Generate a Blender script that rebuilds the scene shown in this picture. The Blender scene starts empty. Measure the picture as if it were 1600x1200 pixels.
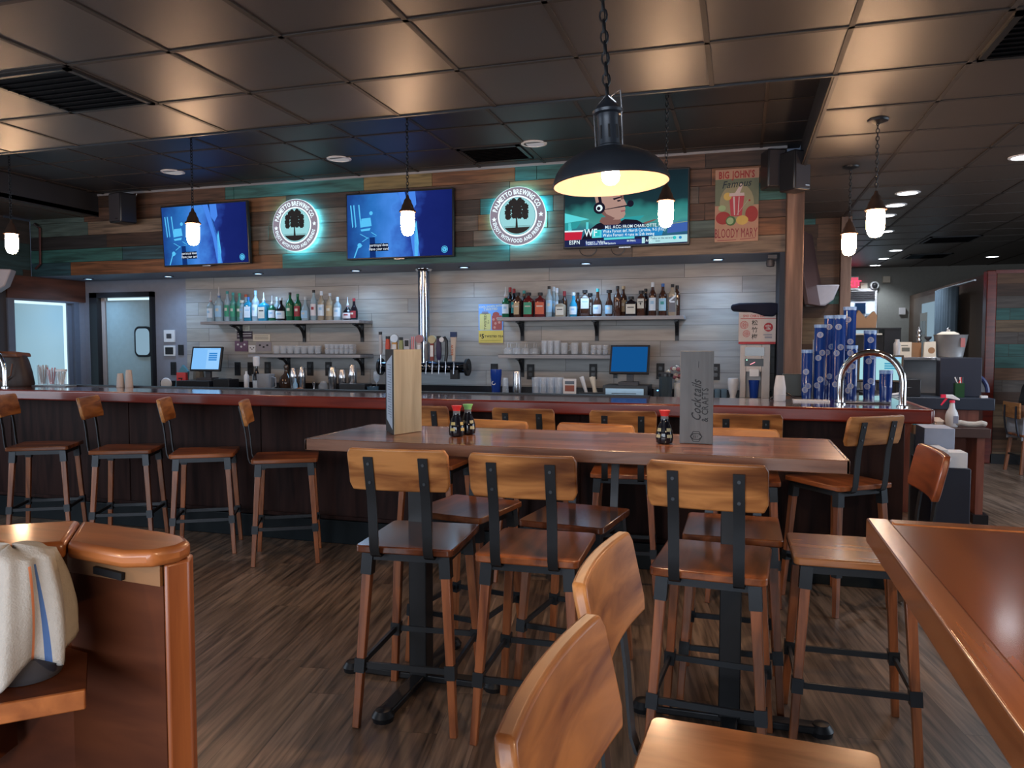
import bpy, bmesh, math, random
from mathutils import Vector, Matrix, Euler
random.seed(7)
C = bpy.context.scene.collection
SC = bpy.context.scene
R = math.radians

# ---------------------------------------------------------------- camera, world, exposure
cam_data = bpy.data.cameras.new('camera'); cam = bpy.data.objects.new('camera', cam_data); C.objects.link(cam)
cam.location = (0, 0, 1.45); cam.rotation_euler = (R(90 - 2.99), 0, R(16.7))
cam_data.sensor_width = 36; cam_data.lens = 36 * 1187 / 1600; cam_data.clip_start = 0.05
SC.camera = cam
SC.view_settings.view_transform = 'Standard'; SC.view_settings.look = 'None'
SC.view_settings.gamma = 1; SC.view_settings.use_curve_mapping = False
EXPO = 0.8; SC.view_settings.exposure = EXPO
SC.cycles.use_denoising = True; SC.cycles.max_bounces = 8; SC.cycles.transparent_max_bounces = 12
SC.cycles.caustics_reflective = False; SC.cycles.caustics_refractive = False
SC.cycles.sample_clamp_indirect = 4
w = bpy.data.worlds.new('world'); SC.world = w; w.use_nodes = True
w.node_tree.nodes['Background'].inputs[0].default_value = (0.45, 0.6, 0.9, 1)
w.node_tree.nodes['Background'].inputs[1].default_value = 0.05

def area(name, loc, rot, sx, sy, energy, color):
    l = bpy.data.lights.new(name, 'AREA'); l.shape = 'RECTANGLE'; l.size = sx; l.size_y = sy; l.energy = energy; l.color = color
    o = bpy.data.objects.new(name, l); o.location = loc; o.rotation_euler = rot; C.objects.link(o); return o
WARM = (1.0, 0.66, 0.40); COOL = (0.38, 0.66, 1.0)
# cool fill lights added as unseen windows behind and beside the camera
area('fill_daylight', (-1.6, -2.93, 1.65), (R(90), 0, 0), 5.5, 1.6, 150, (0.80, 0.89, 1.0))
area('fill_daylight', (5.13, 5.5, 1.6), (R(90), 0, R(90)), 5.0, 1.6, 85, (0.74, 0.86, 1.0))
area('fill_daylight', (-7.48, 1.6, 1.6), (R(90), 0, R(-90)), 4.0, 1.6, 55, (0.74, 0.86, 1.0))

# ---------------------------------------------------------------- materials
MATS = {}
def nodes_of(name):
    m = bpy.data.materials.new(name); m.use_nodes = True
    nt = m.node_tree; b = nt.nodes['Principled BSDF']; return m, nt, b
def simple(name, col, rough=0.5, metal=0.0, trans=0.0, emit=None, es=0, ior=1.45, spec=0.5, alpha=1, bump=0, bscale=60):
    if name in MATS: return MATS[name]
    m, nt, b = nodes_of(name)
    c = tuple(col) + (1,)
    b.inputs['Roughness'].default_value = rough; b.inputs['Metallic'].default_value = metal
    b.inputs['Transmission Weight'].default_value = trans; b.inputs['IOR'].default_value = ior
    b.inputs['Specular IOR Level'].default_value = spec; b.inputs['Alpha'].default_value = alpha
    if emit: b.inputs['Emission Color'].default_value = tuple(emit) + (1,); b.inputs['Emission Strength'].default_value = es
    tc = nt.nodes.new('ShaderNodeTexCoord'); n = nt.nodes.new('ShaderNodeTexNoise'); n.inputs['Scale'].default_value = bscale * 0.3
    nt.links.new(tc.outputs['Object'], n.inputs['Vector'])
    mx = nt.nodes.new('ShaderNodeMix'); mx.data_type = 'RGBA'
    mx.inputs[6].default_value = tuple(x * 0.9 for x in col) + (1,); mx.inputs[7].default_value = tuple(min(1, x * 1.08) for x in col) + (1,)
    nt.links.new(n.outputs[0], mx.inputs[0]); nt.links.new(mx.outputs[2], b.inputs['Base Color'])
    if bump:
        n2 = nt.nodes.new('ShaderNodeTexNoise'); n2.inputs['Scale'].default_value = bscale; n2.inputs['Detail'].default_value = 5
        bp = nt.nodes.new('ShaderNodeBump'); bp.inputs['Strength'].default_value = bump; bp.inputs['Distance'].default_value = 0.01
        nt.links.new(tc.outputs['Object'], n2.inputs['Vector'])
        nt.links.new(n2.outputs[0], bp.inputs['Height']); nt.links.new(bp.outputs[0], b.inputs['Normal'])
    MATS[name] = m; return m
def glow(name, col, s):
    if name in MATS: return MATS[name]
    m = bpy.data.materials.new(name); m.use_nodes = True; nt = m.node_tree; nt.nodes.clear()
    e = nt.nodes.new('ShaderNodeEmission'); e.inputs[0].default_value = tuple(col) + (1,); e.inputs[1].default_value = s * 2 ** -EXPO
    o = nt.nodes.new('ShaderNodeOutputMaterial'); nt.links.new(e.outputs[0], o.inputs[0]); MATS[name] = m; return m
def ramp(nt, stops, interp='LINEAR'):
    r = nt.nodes.new('ShaderNodeValToRGB'); cr = r.color_ramp; cr.interpolation = interp
    while len(cr.elements) > 1: cr.elements.remove(cr.elements[-1])
    cr.elements[0].position = stops[0][0]; cr.elements[0].color = tuple(stops[0][1]) + (1,)
    for p, c in stops[1:]:
        e = cr.elements.new(p); e.color = tuple(c) + (1,)
    return r
def math_n(nt, op, a, b=None):
    n = nt.nodes.new('ShaderNodeMath'); n.operation = op
    for i, x in enumerate((a, b)):
        if x is None: continue
        if isinstance(x, (int, float)): n.inputs[i].default_value = x
        else: nt.links.new(x, n.inputs[i])
    return n.outputs[0]
def wood(name, dark, light, grain=(3, 40, 40), rough=0.35, knots=True, var=0.0, coat=0.0, bump=0.05, spec=0.5):
    """timber: grain runs along the axis with the smallest scale"""
    if name in MATS: return MATS[name]
    m, nt, b = nodes_of(name)
    tc = nt.nodes.new('ShaderNodeTexCoord'); mp = nt.nodes.new('ShaderNodeMapping'); mp.inputs['Scale'].default_value = grain
    oi = nt.nodes.new('ShaderNodeObjectInfo')
    add = nt.nodes.new('ShaderNodeVectorMath'); add.operation = 'ADD'
    sc_ = nt.nodes.new('ShaderNodeVectorMath'); sc_.operation = 'SCALE'; sc_.inputs['Scale'].default_value = 17
    nt.links.new(oi.outputs['Random'], sc_.inputs[0]); nt.links.new(tc.outputs['Object'], mp.inputs[0])
    nt.links.new(mp.outputs[0], add.inputs[0]); nt.links.new(sc_.outputs[0], add.inputs[1])
    n = nt.nodes.new('ShaderNodeTexNoise'); n.inputs['Scale'].default_value = 1; n.inputs['Detail'].default_value = 6; n.inputs['Distortion'].default_value = 0.6
    nt.links.new(add.outputs[0], n.inputs['Vector'])
    mid = tuple((a + c) / 2 for a, c in zip(dark, light))
    r = ramp(nt, [(0.30, dark), (0.46, mid), (0.62, light), (0.8, tuple(x * 0.85 for x in light))])
    nt.links.new(n.outputs[0], r.inputs[0]); out = r.outputs[0]
    if knots:
        n2 = nt.nodes.new('ShaderNodeTexNoise'); n2.inputs['Scale'].default_value = 0.28; n2.inputs['Detail'].default_value = 3
        nt.links.new(add.outputs[0], n2.inputs['Vector'])
        r2 = ramp(nt, [(0.30, (0.35, 0.28, 0.25)), (0.40, (1, 1, 1))]); nt.links.new(n2.outputs[0], r2.inputs[0])
        mx = nt.nodes.new('ShaderNodeMix'); mx.data_type = 'RGBA'; mx.blend_type = 'MULTIPLY'; mx.inputs[0].default_value = 0.9
        nt.links.new(out, mx.inputs[6]); nt.links.new(r2.outputs[0], mx.inputs[7]); out = mx.outputs[2]
    if var:
        hs = nt.nodes.new('ShaderNodeHueSaturation'); v = math_n(nt, 'MULTIPLY_ADD', oi.outputs['Random'], var)
        v.node.inputs[2].default_value = 1 - var / 2
        nt.links.new(v, hs.inputs['Value']); nt.links.new(out, hs.inputs['Color']); out = hs.outputs[0]
    nt.links.new(out, b.inputs['Base Color'])
    b.inputs['Roughness'].default_value = rough; b.inputs['Coat Weight'].default_value = coat; b.inputs['Coat Roughness'].default_value = 0.12; b.inputs['Specular IOR Level'].default_value = spec
    bp = nt.nodes.new('ShaderNodeBump'); bp.inputs['Strength'].default_value = bump; bp.inputs['Distance'].default_value = 0.01
    nt.links.new(n.outputs[0], bp.inputs['Height']); nt.links.new(bp.outputs[0], b.inputs['Normal'])
    MATS[name] = m; return m
def planks(name, ax_u, ax_v, L, h, cols, rough=0.5, grain=22, gap=0.03, rotz=0, mix=0.5, bump=0.4, gapu=0.004):
    """boards laid along ax_u, each h high and about L long, each board in one of cols"""
    if name in MATS: return MATS[name]
    m, nt, b = nodes_of(name)
    tc = nt.nodes.new('ShaderNodeTexCoord'); mp = nt.nodes.new('ShaderNodeMapping'); mp.inputs['Rotation'].default_value = (0, 0, rotz)
    nt.links.new(tc.outputs['Object'], mp.inputs[0])
    s = nt.nodes.new('ShaderNodeSeparateXYZ'); nt.links.new(mp.outputs[0], s.inputs[0])
    U, V = s.outputs[ax_u], s.outputs[ax_v]
    v = math_n(nt, 'DIVIDE', V, h); row = math_n(nt, 'FLOOR', v)
    wn = nt.nodes.new('ShaderNodeTexWhiteNoise'); wn.noise_dimensions = '1D'; nt.links.new(row, wn.inputs['W'])
    u = math_n(nt, 'ADD', math_n(nt, 'DIVIDE', U, L), math_n(nt, 'MULTIPLY', wn.outputs['Value'], 5.0)); col = math_n(nt, 'FLOOR', u)
    cb = nt.nodes.new('ShaderNodeCombineXYZ'); nt.links.new(row, cb.inputs[0]); nt.links.new(col, cb.inputs[1])
    w2 = nt.nodes.new('ShaderNodeTexWhiteNoise'); w2.noise_dimensions = '3D'; nt.links.new(cb.outputs[0], w2.inputs['Vector'])
    r = ramp(nt, [(i / len(cols), c) for i, c in enumerate(cols)], 'CONSTANT'); nt.links.new(w2.outputs['Value'], r.inputs[0])
    # grain
    g = nt.nodes.new('ShaderNodeCombineXYZ'); nt.links.new(math_n(nt, 'MULTIPLY', U, 1.6), g.inputs[0]); nt.links.new(math_n(nt, 'MULTIPLY', V, grain), g.inputs[1])
    nt.links.new(math_n(nt, 'MULTIPLY', w2.outputs['Value'], 30), g.inputs[2])
    n = nt.nodes.new('ShaderNodeTexNoise'); n.inputs['Scale'].default_value = 1.5; n.inputs['Detail'].default_value = 7; n.inputs['Distortion'].default_value = 0.5
    nt.links.new(g.outputs[0], n.inputs['Vector'])
    gr = ramp(nt, [(0.3, (1 - mix,) * 3), (0.65, (1 + 0 * mix,) * 3)]); nt.links.new(n.outputs[0], gr.inputs[0])
    mx = nt.nodes.new('ShaderNodeMix'); mx.data_type = 'RGBA'; mx.blend_type = 'MULTIPLY'; mx.inputs[0].default_value = 1
    nt.links.new(r.outputs[0], mx.inputs[6]); nt.links.new(gr.outputs[0], mx.inputs[7])
    # joints
    fv = math_n(nt, 'FRACT', v); fu = math_n(nt, 'FRACT', u)
    jv = math_n(nt, 'LESS_THAN', fv, gap); ju = math_n(nt, 'LESS_THAN', fu, gapu); j = math_n(nt, 'MAXIMUM', jv, ju)
    mj = nt.nodes.new('ShaderNodeMix'); mj.data_type = 'RGBA'; nt.links.new(j, mj.inputs[0]); nt.links.new(mx.outputs[2], mj.inputs[6])
    mj.inputs[7].default_value = tuple(x * 0.25 for x in cols[0]) + (1,)
    nt.links.new(mj.outputs[2], b.inputs['Base Color']); b.inputs['Roughness'].default_value = rough
    hgt = math_n(nt, 'SUBTRACT', math_n(nt, 'MULTIPLY', n.outputs[0], 0.25), j)
    bp = nt.nodes.new('ShaderNodeBump'); bp.inputs['Strength'].default_value = bump; bp.inputs['Distance'].default_value = 0.004
    nt.links.new(hgt, bp.inputs['Height']); nt.links.new(bp.outputs[0], b.inputs['Normal'])
    MATS[name] = m; return m

M_black = simple('black metal', (0.016, 0.017, 0.02), 0.42, 0.4)
M_iron = simple('iron', (0.03, 0.034, 0.04), 0.38, 0.6)
M_blkpl = simple('black plastic', (0.012, 0.012, 0.015), 0.35)
M_dkgrey = simple('dark grey plastic', (0.05, 0.05, 0.06), 0.5)
M_white = simple('white plastic', (0.72, 0.72, 0.74), 0.4)
M_cream = simple('cream card', (0.66, 0.6, 0.5), 0.6)
M_paper = simple('white paper', (0.75, 0.75, 0.78), 0.7)
M_chrome = simple('chrome', (0.75, 0.77, 0.8), 0.08, 1.0)
M_steel = simple('brushed steel', (0.6, 0.6, 0.63), 0.25, 1.0)
M_glass = simple('clear glass', (0.75, 0.82, 0.9), 0.05, 0, 0, alpha=.22, spec=1.0)
M_red = simple('red plastic', (0.6, 0.03, 0.03), 0.35)
M_orange = simple('orange', (0.75, 0.25, 0.05), 0.5)
M_blue = simple('blue plastic', (0.01, 0.05, 0.32), 0.3)
M_teal = simple('teal', (0.05, 0.3, 0.3), 0.5)
M_brownbox = simple('brown card', (0.30, 0.16, 0.08), 0.7)
M_towel = simple('terry cloth', (0.42, 0.385, 0.35), 0.95, bump=0.25, bscale=320)
M_greywall = simple('grey painted wall', (0.24, 0.25, 0.30), 0.65)
M_farwall = simple('far grey wall', (0.30, 0.31, 0.29), 0.7)
M_ink = simple('black ink', (0.01, 0.01, 0.012), 0.6)
M_frost = simple('frosted panel', (0.36, 0.46, 0.48), 0.35)
W_stool = wood('stool wood', (0.155, 0.045, 0.012), (0.50, 0.215, 0.068), (3.0, 20, 20), 0.42, True, 0.25, 0.12, spec=0.35)
W_seat = wood('stool seat wood', (0.09, 0.022, 0.007), (0.30, 0.092, 0.030), (14, 2.2, 14), 0.30, True, 0.6, 0.3, spec=.4)
W_leg = wood('stool leg wood', (0.12, 0.034, 0.012), (0.31, 0.10, 0.036), (30, 30, 3), 0.35, False, 0.35, 0.3)
W_honey = wood('booth trim wood', (0.22, 0.062, 0.016), (0.42, 0.135, 0.036), (3, 24, 24), 0.38, False, 0, 0.35)
W_honeyv = wood('booth post wood', (0.20, 0.05, 0.013), (0.33, 0.095, 0.026), (30, 30, 2), 0.4, False, 0, 0.15)
W_booth = wood('booth panel wood', (0.055, 0.014, 0.006), (0.10, 0.028, 0.011), (2, 14, 14), 0.55, True, 0, 0.0, spec=.2)
W_barred = wood('bar edge mahogany', (0.10, 0.008, 0.004), (0.19, 0.02, 0.010), (2, 22, 22), 0.3, False, 0, 0.4)
W_bartop = wood('bar top mahogany', (0.085, 0.012, 0.008), (0.16, 0.035, 0.020), (1.2, 16, 16), 0.16, False, 0, 1.0)
W_barfront = wood('bar front stained ply', (0.010, 0.005, 0.005), (0.032, 0.014, 0.012), (16, 16, 1.6), 0.55, False, 0, 0.0, spec=0.12)
W_rtable = wood('right table wood', (0.19, 0.052, 0.015), (0.33, 0.108, 0.034), (9, 1.2, 9), 0.2, True, 0, 0.8)
W_rapron = wood('right table edge', (0.22, 0.07, 0.022), (0.36, 0.13, 0.045), (20, 2, 20), 0.25, False, 0, 0.8)
W_post = wood('rough post', (0.095, 0.048, 0.034), (0.20, 0.115, 0.08), (18, 18, 1.5), 0.6, True)
W_dkred = wood('red brown laminate', (0.13, 0.035, 0.025), (0.22, 0.075, 0.05), (20, 20, 2), 0.4, False)
W_header = wood('brown header board', (0.06, 0.022, 0.014), (0.13, 0.05, 0.032), (14, 1.5, 14), 0.5, False)
W_shelf = wood('grey washed shelf', (0.22, 0.22, 0.24), (0.36, 0.34, 0.35), (2, 26, 26), 0.5, False)
M_tabletop = planks('table plank top', 0, 1, 0.55, 0.062, [(0.20, 0.065, 0.034), (0.28, 0.10, 0.055), (0.15, 0.05, 0.028), (0.32, 0.13, 0.075), (0.23, 0.08, 0.045)], 0.28, 40, 0.06, 0, 0.6, 0.12)
MATS['table plank top'].node_tree.nodes['Principled BSDF'].inputs['Coat Weight'].default_value = 0.45; MATS['table plank top'].node_tree.nodes['Principled BSDF'].inputs['Coat Roughness'].default_value = 0.06
M_floor = planks('floor vinyl planks', 1, 0, 1.2, 0.15, [(0.25, 0.165, 0.115), (0.30, 0.205, 0.15), (0.21, 0.135, 0.095), (0.275, 0.185, 0.13)], 0.36, 26, 0.012, R(-10), 0.8, 0.15, 0.002)
M_backwall = planks('whitewashed planks', 0, 2, 1.3, 0.148, [(0.37, 0.355, 0.34), (0.41, 0.385, 0.36), (0.34, 0.335, 0.33), (0.38, 0.35, 0.315)], 0.6, 14, 0.025, 0, 0.25, 0.3, 0.003)
M_pallet = planks('pallet wall planks', 0, 2, 0.9, 0.145, [(0.17, 0.085, 0.045), (0.12, 0.10, 0.09), (0.05, 0.17, 0.16), (0.08, 0.04, 0.025), (0.22, 0.15, 0.09), (0.13, 0.06, 0.03)], 0.6, 18, 0.03)

# ---------------------------------------------------------------- mesh builder
class MB:
    def __init__(s): s.v = []; s.f = []; s.m = []; s.T = Matrix(); s.k = 0
    def P(s, p): s.v.append(tuple(s.T @ Vector(p))); return len(s.v) - 1
    def face(s, idx, k=None): s.f.append(tuple(idx)); s.m.append(s.k if k is None else k)
    def box(s, x0, x1, y0, y1, z0, z1, k=None):
        i = [s.P(p) for p in ((x0,y0,z0),(x1,y0,z0),(x1,y1,z0),(x0,y1,z0),(x0,y0,z1),(x1,y0,z1),(x1,y1,z1),(x0,y1,z1))]
        for q in ((3,2,1,0),(4,5,6,7),(0,1,5,4),(1,2,6,5),(2,3,7,6),(3,0,4,7)): s.face([i[a] for a in q], k)
        return s
    def bar(s, a, b, w, h=None, up=(0,0,1), w2=None, h2=None, k=None):
        h = h or w; w2 = w2 or w; h2 = h2 or h
        a, b = Vector(a), Vector(b); d = (b - a).normalized(); u = Vector(up)
        if abs(d.dot(u)) > .97: u = Vector((1,0,0))
        x = d.cross(u).normalized(); y = x.cross(d)
        i = []
        for p, ww, hh in ((a, w, h), (b, w2, h2)):
            for sx, sy in ((-1,-1),(1,-1),(1,1),(-1,1)): i.append(s.P(p + x*sx*ww/2 + y*sy*hh/2))
        for q in ((0,1,2,3),(7,6,5,4),(4,5,1,0),(5,6,2,1),(6,7,3,2),(7,4,0,3)): s.face([i[a] for a in q], k)
        return s
    def lathe(s, prof, n=20, c=(0,0,0), sq=None, dy=1.0, k=None, axis='z'):
        """prof: (radius, z); sq: superellipse exponent"""
        rings = []
        for r, z in prof:
            ring = []
            for j in range(n):
                a = 2*math.pi*j/n; ca, sa = math.cos(a), math.sin(a); q = 1
                if sq: q = (abs(ca)**sq + abs(sa)**sq) ** (-1/sq)
                x, y = r*q*ca, r*q*sa*dy
                p = (x, y, z) if axis == 'z' else ((x, z, y) if axis == 'y' else (z, x, y))
                ring.append(s.P((c[0]+p[0], c[1]+p[1], c[2]+p[2])))
            rings.append(ring)
        for a, b in zip(rings, rings[1:]):
            for j in range(n): s.face((a[j], a[(j+1) % n], b[(j+1) % n], b[j]), k)
        if prof[0][0] > 1e-5: s.face(list(reversed(rings[0])), k)
        if prof[-1][0] > 1e-5: s.face(rings[-1], k)
        return s
    def cyl(s, a, b, r, r2=None, n=16, k=None):
        r2 = r if r2 is None else r2; a, b = Vector(a), Vector(b); d = (b-a).normalized()
        x = d.orthogonal().normalized(); y = d.cross(x); A = []; B = []
        for j in range(n):
            t = 2*math.pi*j/n; o = x*math.cos(t) + y*math.sin(t); A.append(s.P(a+o*r)); B.append(s.P(b+o*r2))
        for j in range(n): s.face((A[j], A[(j+1)%n], B[(j+1)%n], B[j]), k)
        s.face(A[::-1], k); s.face(B, k); return s
    def tube(s, pts, r, n=8, k=None, closed=False):
        pts = [Vector(p) for p in pts]; rings = []; N = len(pts); prev = None
        for i, p in enumerate(pts):
            t = ((pts[(i+1) % N] if closed or i < N-1 else p) - (pts[i-1] if closed or i > 0 else p)).normalized()
            x = t.orthogonal().normalized() if prev is None else (prev - t*prev.dot(t)).normalized()
            prev = x; y = t.cross(x)
            rings.append([s.P(p + (x*math.cos(2*math.pi*j/n) + y*math.sin(2*math.pi*j/n))*r) for j in range(n)])
        for a, b in (list(zip(rings, rings[1:])) + ([(rings[-1], rings[0])] if closed else [])):
            for j in range(n): s.face((a[j], a[(j+1)%n], b[(j+1)%n], b[j]), k)
        if not closed: s.face(rings[0][::-1], k); s.face(rings[-1], k)
        return s
    def strip(s, pts, w, t, k=None):
        """flat bar of width w along local x following pts (x,y,z), thickness t"""
        pts = [Vector(p) for p in pts]; rings = []
        for i, p in enumerate(pts):
            d = ((pts[min(i+1, len(pts)-1)]) - pts[max(i-1, 0)]).normalized(); n = Vector((1,0,0)).cross(d).normalized()
            rings.append([s.P(p + Vector((sx*w/2,0,0)) + n*sy*t/2) for sx, sy in ((-1,-1),(1,-1),(1,1),(-1,1))])
        for a, b in zip(rings, rings[1:]):
            for j in range(4): s.face((a[j], a[(j+1)%4], b[(j+1)%4], b[j]), k)
        s.face(rings[0][::-1], k); s.face(rings[-1], k); return s
    def prism(s, pts, z0, z1, k=None):
        a = [s.P((x, y, z0)) for x, y in pts]; b = [s.P((x, y, z1)) for x, y in pts]; n = len(pts)
        for j in range(n): s.face((a[j], a[(j+1)%n], b[(j+1)%n], b[j]), k)
        s.face(a[::-1], k); s.face(b, k); return s
    def flat(s, pts, y=0, k=None):
        """polygon in the x,z plane facing -y"""
        s.face([s.P((x, y, z)) for x, z in pts], k); return s
    def slab(s, pts, y0, y1, k=None):
        """polygon in x,z given thickness in y"""
        a = [s.P((x, y0, z)) for x, z in pts]; b = [s.P((x, y1, z)) for x, z in pts]; n = len(pts)
        for j in range(n): s.face((a[j], b[j], b[(j+1)%n], a[(j+1)%n]), k)
        s.face(a, k); s.face(b[::-1], k); return s
    def disc(s, cx, cz, rx, rz=None, y=0, n=24, k=None, a0=0, a1=360):
        rz = rz or rx; return s.flat([(cx + rx*math.cos(R(a0+(a1-a0)*j/n)), cz + rz*math.sin(R(a0+(a1-a0)*j/n))) for j in range(n + (0 if a1-a0 == 360 else 1))], y, k)
    def ring2(s, cx, cz, r0, r1, y=0, n=40, k=None):
        a = [s.P((cx+r0*math.cos(2*math.pi*j/n), y, cz+r0*math.sin(2*math.pi*j/n))) for j in range(n)]
        b = [s.P((cx+r1*math.cos(2*math.pi*j/n), y, cz+r1*math.sin(2*math.pi*j/n))) for j in range(n)]
        for j in range(n): s.face((a[j], b[j], b[(j+1)%n], a[(j+1)%n]), k)
        return s
    def rrect(s, x0, x1, z0, z1, r, y=0, k=None, n=5):
        return s.flat(rr(x0, x1, z0, z1, r, n), y, k)
    def text(s, txt, x, z, size, y=0, k=None, rot=0, shear=0, sx=1.0, bold=0.0, align='c'):
        gs = []; wtot = 0
        for ch in txt:
            if ch == ' ': gs.append(None); wtot += size*0.3*sx; continue
            g = glyph(ch, bold); gs.append(g); wtot += (g[2] + 0.10)*size*sx
        cx = {'c': -wtot/2, 'l': 0, 'r': -wtot}[align]; cr, sr = math.cos(R(rot)), math.sin(R(rot))
        for g in gs:
            if g is None: cx += size*0.3*sx; continue
            base = len(s.v)
            for vx, vz in g[0]:
                px = cx + (vx*sx + shear*vz)*size; pz = vz*size
                s.P((x + px*cr - pz*sr, y, z + px*sr + pz*cr))
            for f in g[1]: s.face([base + q for q in f], k)
            cx += (g[2] + 0.10)*size*sx
        return s
    def arc_text(s, txt, cx, cz, rad, size, a_mid, y=0, k=None, bold=0.02, inside=False, sx=1.0, sp=0.12):
        items = [(ch, (0.3 if ch == ' ' else glyph(ch, bold)[2] + sp)*size*sx) for ch in txt]
        tot = sum(q[1] for q in items)/rad; sgn = 1 if inside else -1
        a = R(a_mid) - sgn*tot/2
        for ch, wd in items:
            am = a + sgn*wd/rad/2
            if ch != ' ':
                g = glyph(ch, bold); rot = am + (math.pi/2 if inside else -math.pi/2); cr, sr = math.cos(rot), math.sin(rot)
                bx, bz = cx + rad*math.cos(am), cz + rad*math.sin(am); base = len(s.v)
                for vx, vz in g[0]:
                    px = (vx - g[2]/2)*size*sx; pz = (vz - 0.36)*size
                    s.P((bx + px*cr - pz*sr, y, bz + px*sr + pz*cr))
                for f in g[1]: s.face([base + q for q in f], k)
            a += sgn*wd/rad
        return s
    def build(s, name, mats, parent=None, bevel=0, smooth=35, loc=None, seg=2, rotz=None, solid=0, subsurf=0):
        me = bpy.data.meshes.new(name); me.from_pydata(s.v, [], s.f)
        mats = mats if isinstance(mats, (list, tuple)) else [mats]
        for m in mats: me.materials.append(m)
        me.polygons.foreach_set('material_index', s.m); me.update()
        bm = bmesh.new(); bm.from_mesh(me); bmesh.ops.recalc_face_normals(bm, faces=bm.faces) if not getattr(s, 'keep', False) else None; bm.to_mesh(me); bm.free()
        if smooth:
            me.shade_smooth(); me.set_sharp_from_angle(angle=R(smooth))
        o = bpy.data.objects.new(name, me); C.objects.link(o)
        if bevel:
            b = o.modifiers.new('bevel', 'BEVEL'); b.width = bevel; b.segments = seg; b.limit_method = 'ANGLE'; b.angle_limit = R(40)
            try: b.harden_normals = False
            except Exception: pass
        if solid: q = o.modifiers.new('solid', 'SOLIDIFY'); q.thickness = solid
        if subsurf: q = o.modifiers.new('sub', 'SUBSURF'); q.levels = subsurf; q.render_levels = subsurf
        if parent: o.parent = parent
        if loc: o.location = loc
        if rotz is not None: o.rotation_euler = (0, 0, rotz)
        return o
def rr(x0, x1, z0, z1, r, n=5):
    pts = []
    for cx, cz, a in ((x1-r, z1-r, 0), (x0+r, z1-r, 90), (x0+r, z0+r, 180), (x1-r, z0+r, 270)):
        for j in range(n+1): t = R(a + 90*j/n); pts.append((cx + r*math.cos(t), cz + r*math.sin(t)))
    return pts
_G = {}
def glyph(ch, bold=0.0):
    key = (ch, bold)
    if key in _G: return _G[key]
    cu = bpy.data.curves.new('glyph', 'FONT'); cu.body = ch; cu.size = 1; cu.offset = bold; cu.resolution_u = 2
    o = bpy.data.objects.new('glyph', cu); C.objects.link(o)
    dg = bpy.context.evaluated_depsgraph_get(); me = bpy.data.meshes.new_from_object(o.evaluated_get(dg))
    vs = [(v.co.x, v.co.y) for v in me.vertices]; fs = [tuple(p.vertices) for p in me.polygons]
    if vs:
        mn = min(v[0] for v in vs); wd = max(v[0] for v in vs) - mn; vs = [(a - mn, b) for a, b in vs]
    else: wd = 0.3
    bpy.data.objects.remove(o); bpy.data.curves.remove(cu); bpy.data.meshes.remove(me)
    _G[key] = (vs, fs, wd); return _G[key]
def tag(o, label, cat, group=None):
    o['label'] = label; o['category'] = cat
    if group: o['group'] = group
    return o
def thing(name, label, cat, loc=(0,0,0), rotz=0, group=None):
    o = bpy.data.objects.new(name, None); o.empty_display_size = 0.05; C.objects.link(o)
    o.location = loc; o.rotation_euler = (0, 0, rotz); return tag(o, label, cat, group)
def struct(o): o['kind'] = 'structure'; return o
def boxo(name, mats, x0, x1, y0, y1, z0, z1, parent=None, bevel=0): return MB().box(x0, x1, y0, y1, z0, z1).build(name, mats, parent, bevel)
def dup(root, loc, rotz, label, group=None):
    r = root.copy(); C.objects.link(r); r.location = loc; r.rotation_euler = (0, 0, rotz); r['label'] = label
    if group: r['group'] = group
    for ch in list(root.children):
        c = ch.copy(); C.objects.link(c); c.parent = r
        for g in list(ch.children):
            d = g.copy(); C.objects.link(d); d.parent = c
    return r
def light(name, kind, loc, energy, color, parent=None, rot=(0,0,0), size=0.05, spot=110, blend=0.6):
    l = bpy.data.lights.new(name, kind); l.energy = energy; l.color = color; l.shadow_soft_size = size
    if kind == 'SPOT': l.spot_size = R(spot); l.spot_blend = blend
    o = bpy.data.objects.new(name, l); o.location = loc; o.rotation_euler = rot; C.objects.link(o)
    if parent: o.parent = parent
    return o

# ================================================================ THE ROOM
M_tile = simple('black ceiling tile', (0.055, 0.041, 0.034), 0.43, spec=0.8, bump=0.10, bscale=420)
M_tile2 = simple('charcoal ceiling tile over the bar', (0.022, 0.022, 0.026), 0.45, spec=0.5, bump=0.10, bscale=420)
M_grid = simple('ceiling grid', (0.035, 0.026, 0.022), 0.6)
XL, XR, YB, YF = -7.55, 5.2, -3.0, 15.0
ZC, ZR = 2.82, 3.05
RX0, RX1, RY0, RY1 = -6.6, 0.44, 4.25, 6.6
struct(boxo('floor', M_floor, XL-2, XR+.2, YB-.2, YF+.3, -.06, 0))
c = MB()
c.box(XL-.1, XR+.1, YB, RY0, ZC, ZC+.04); c.box(RX1, XR+.1, RY0, YF+.2, ZC, ZC+.04); c.box(XL-.1, RX0, RY0, 7.4, ZC, ZC+.04)
struct(c.build('ceiling', M_tile, smooth=0))
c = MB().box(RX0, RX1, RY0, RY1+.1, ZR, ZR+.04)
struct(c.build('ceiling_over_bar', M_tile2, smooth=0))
g = MB()
for i in range(-12, 9):
    x = 0.44 + 0.605*i
    if XL < x < XR:
        y1 = RY0 if RX0 < x < RX1-.01 else (YF if x >= RX1-.01 else 7.3)
        g.box(x-.012, x+.012, YB, y1, ZC-.005, ZC+.002)
for j in range(-12, 19):
    y = 4.25 - 0.615*j if j >= 0 else 4.25 - 0.615*j
    if y <= RY0+.01 and y > YB: g.box(XL, XR, y-.012, y+.012, ZC-.005, ZC+.002)
    elif y > RY0 and y < YF: g.box(RX1, XR, y-.012, y+.012, ZC-.005, ZC+.002); 
struct(g.build('trim_1', M_grid, smooth=0))
g = MB()
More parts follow.
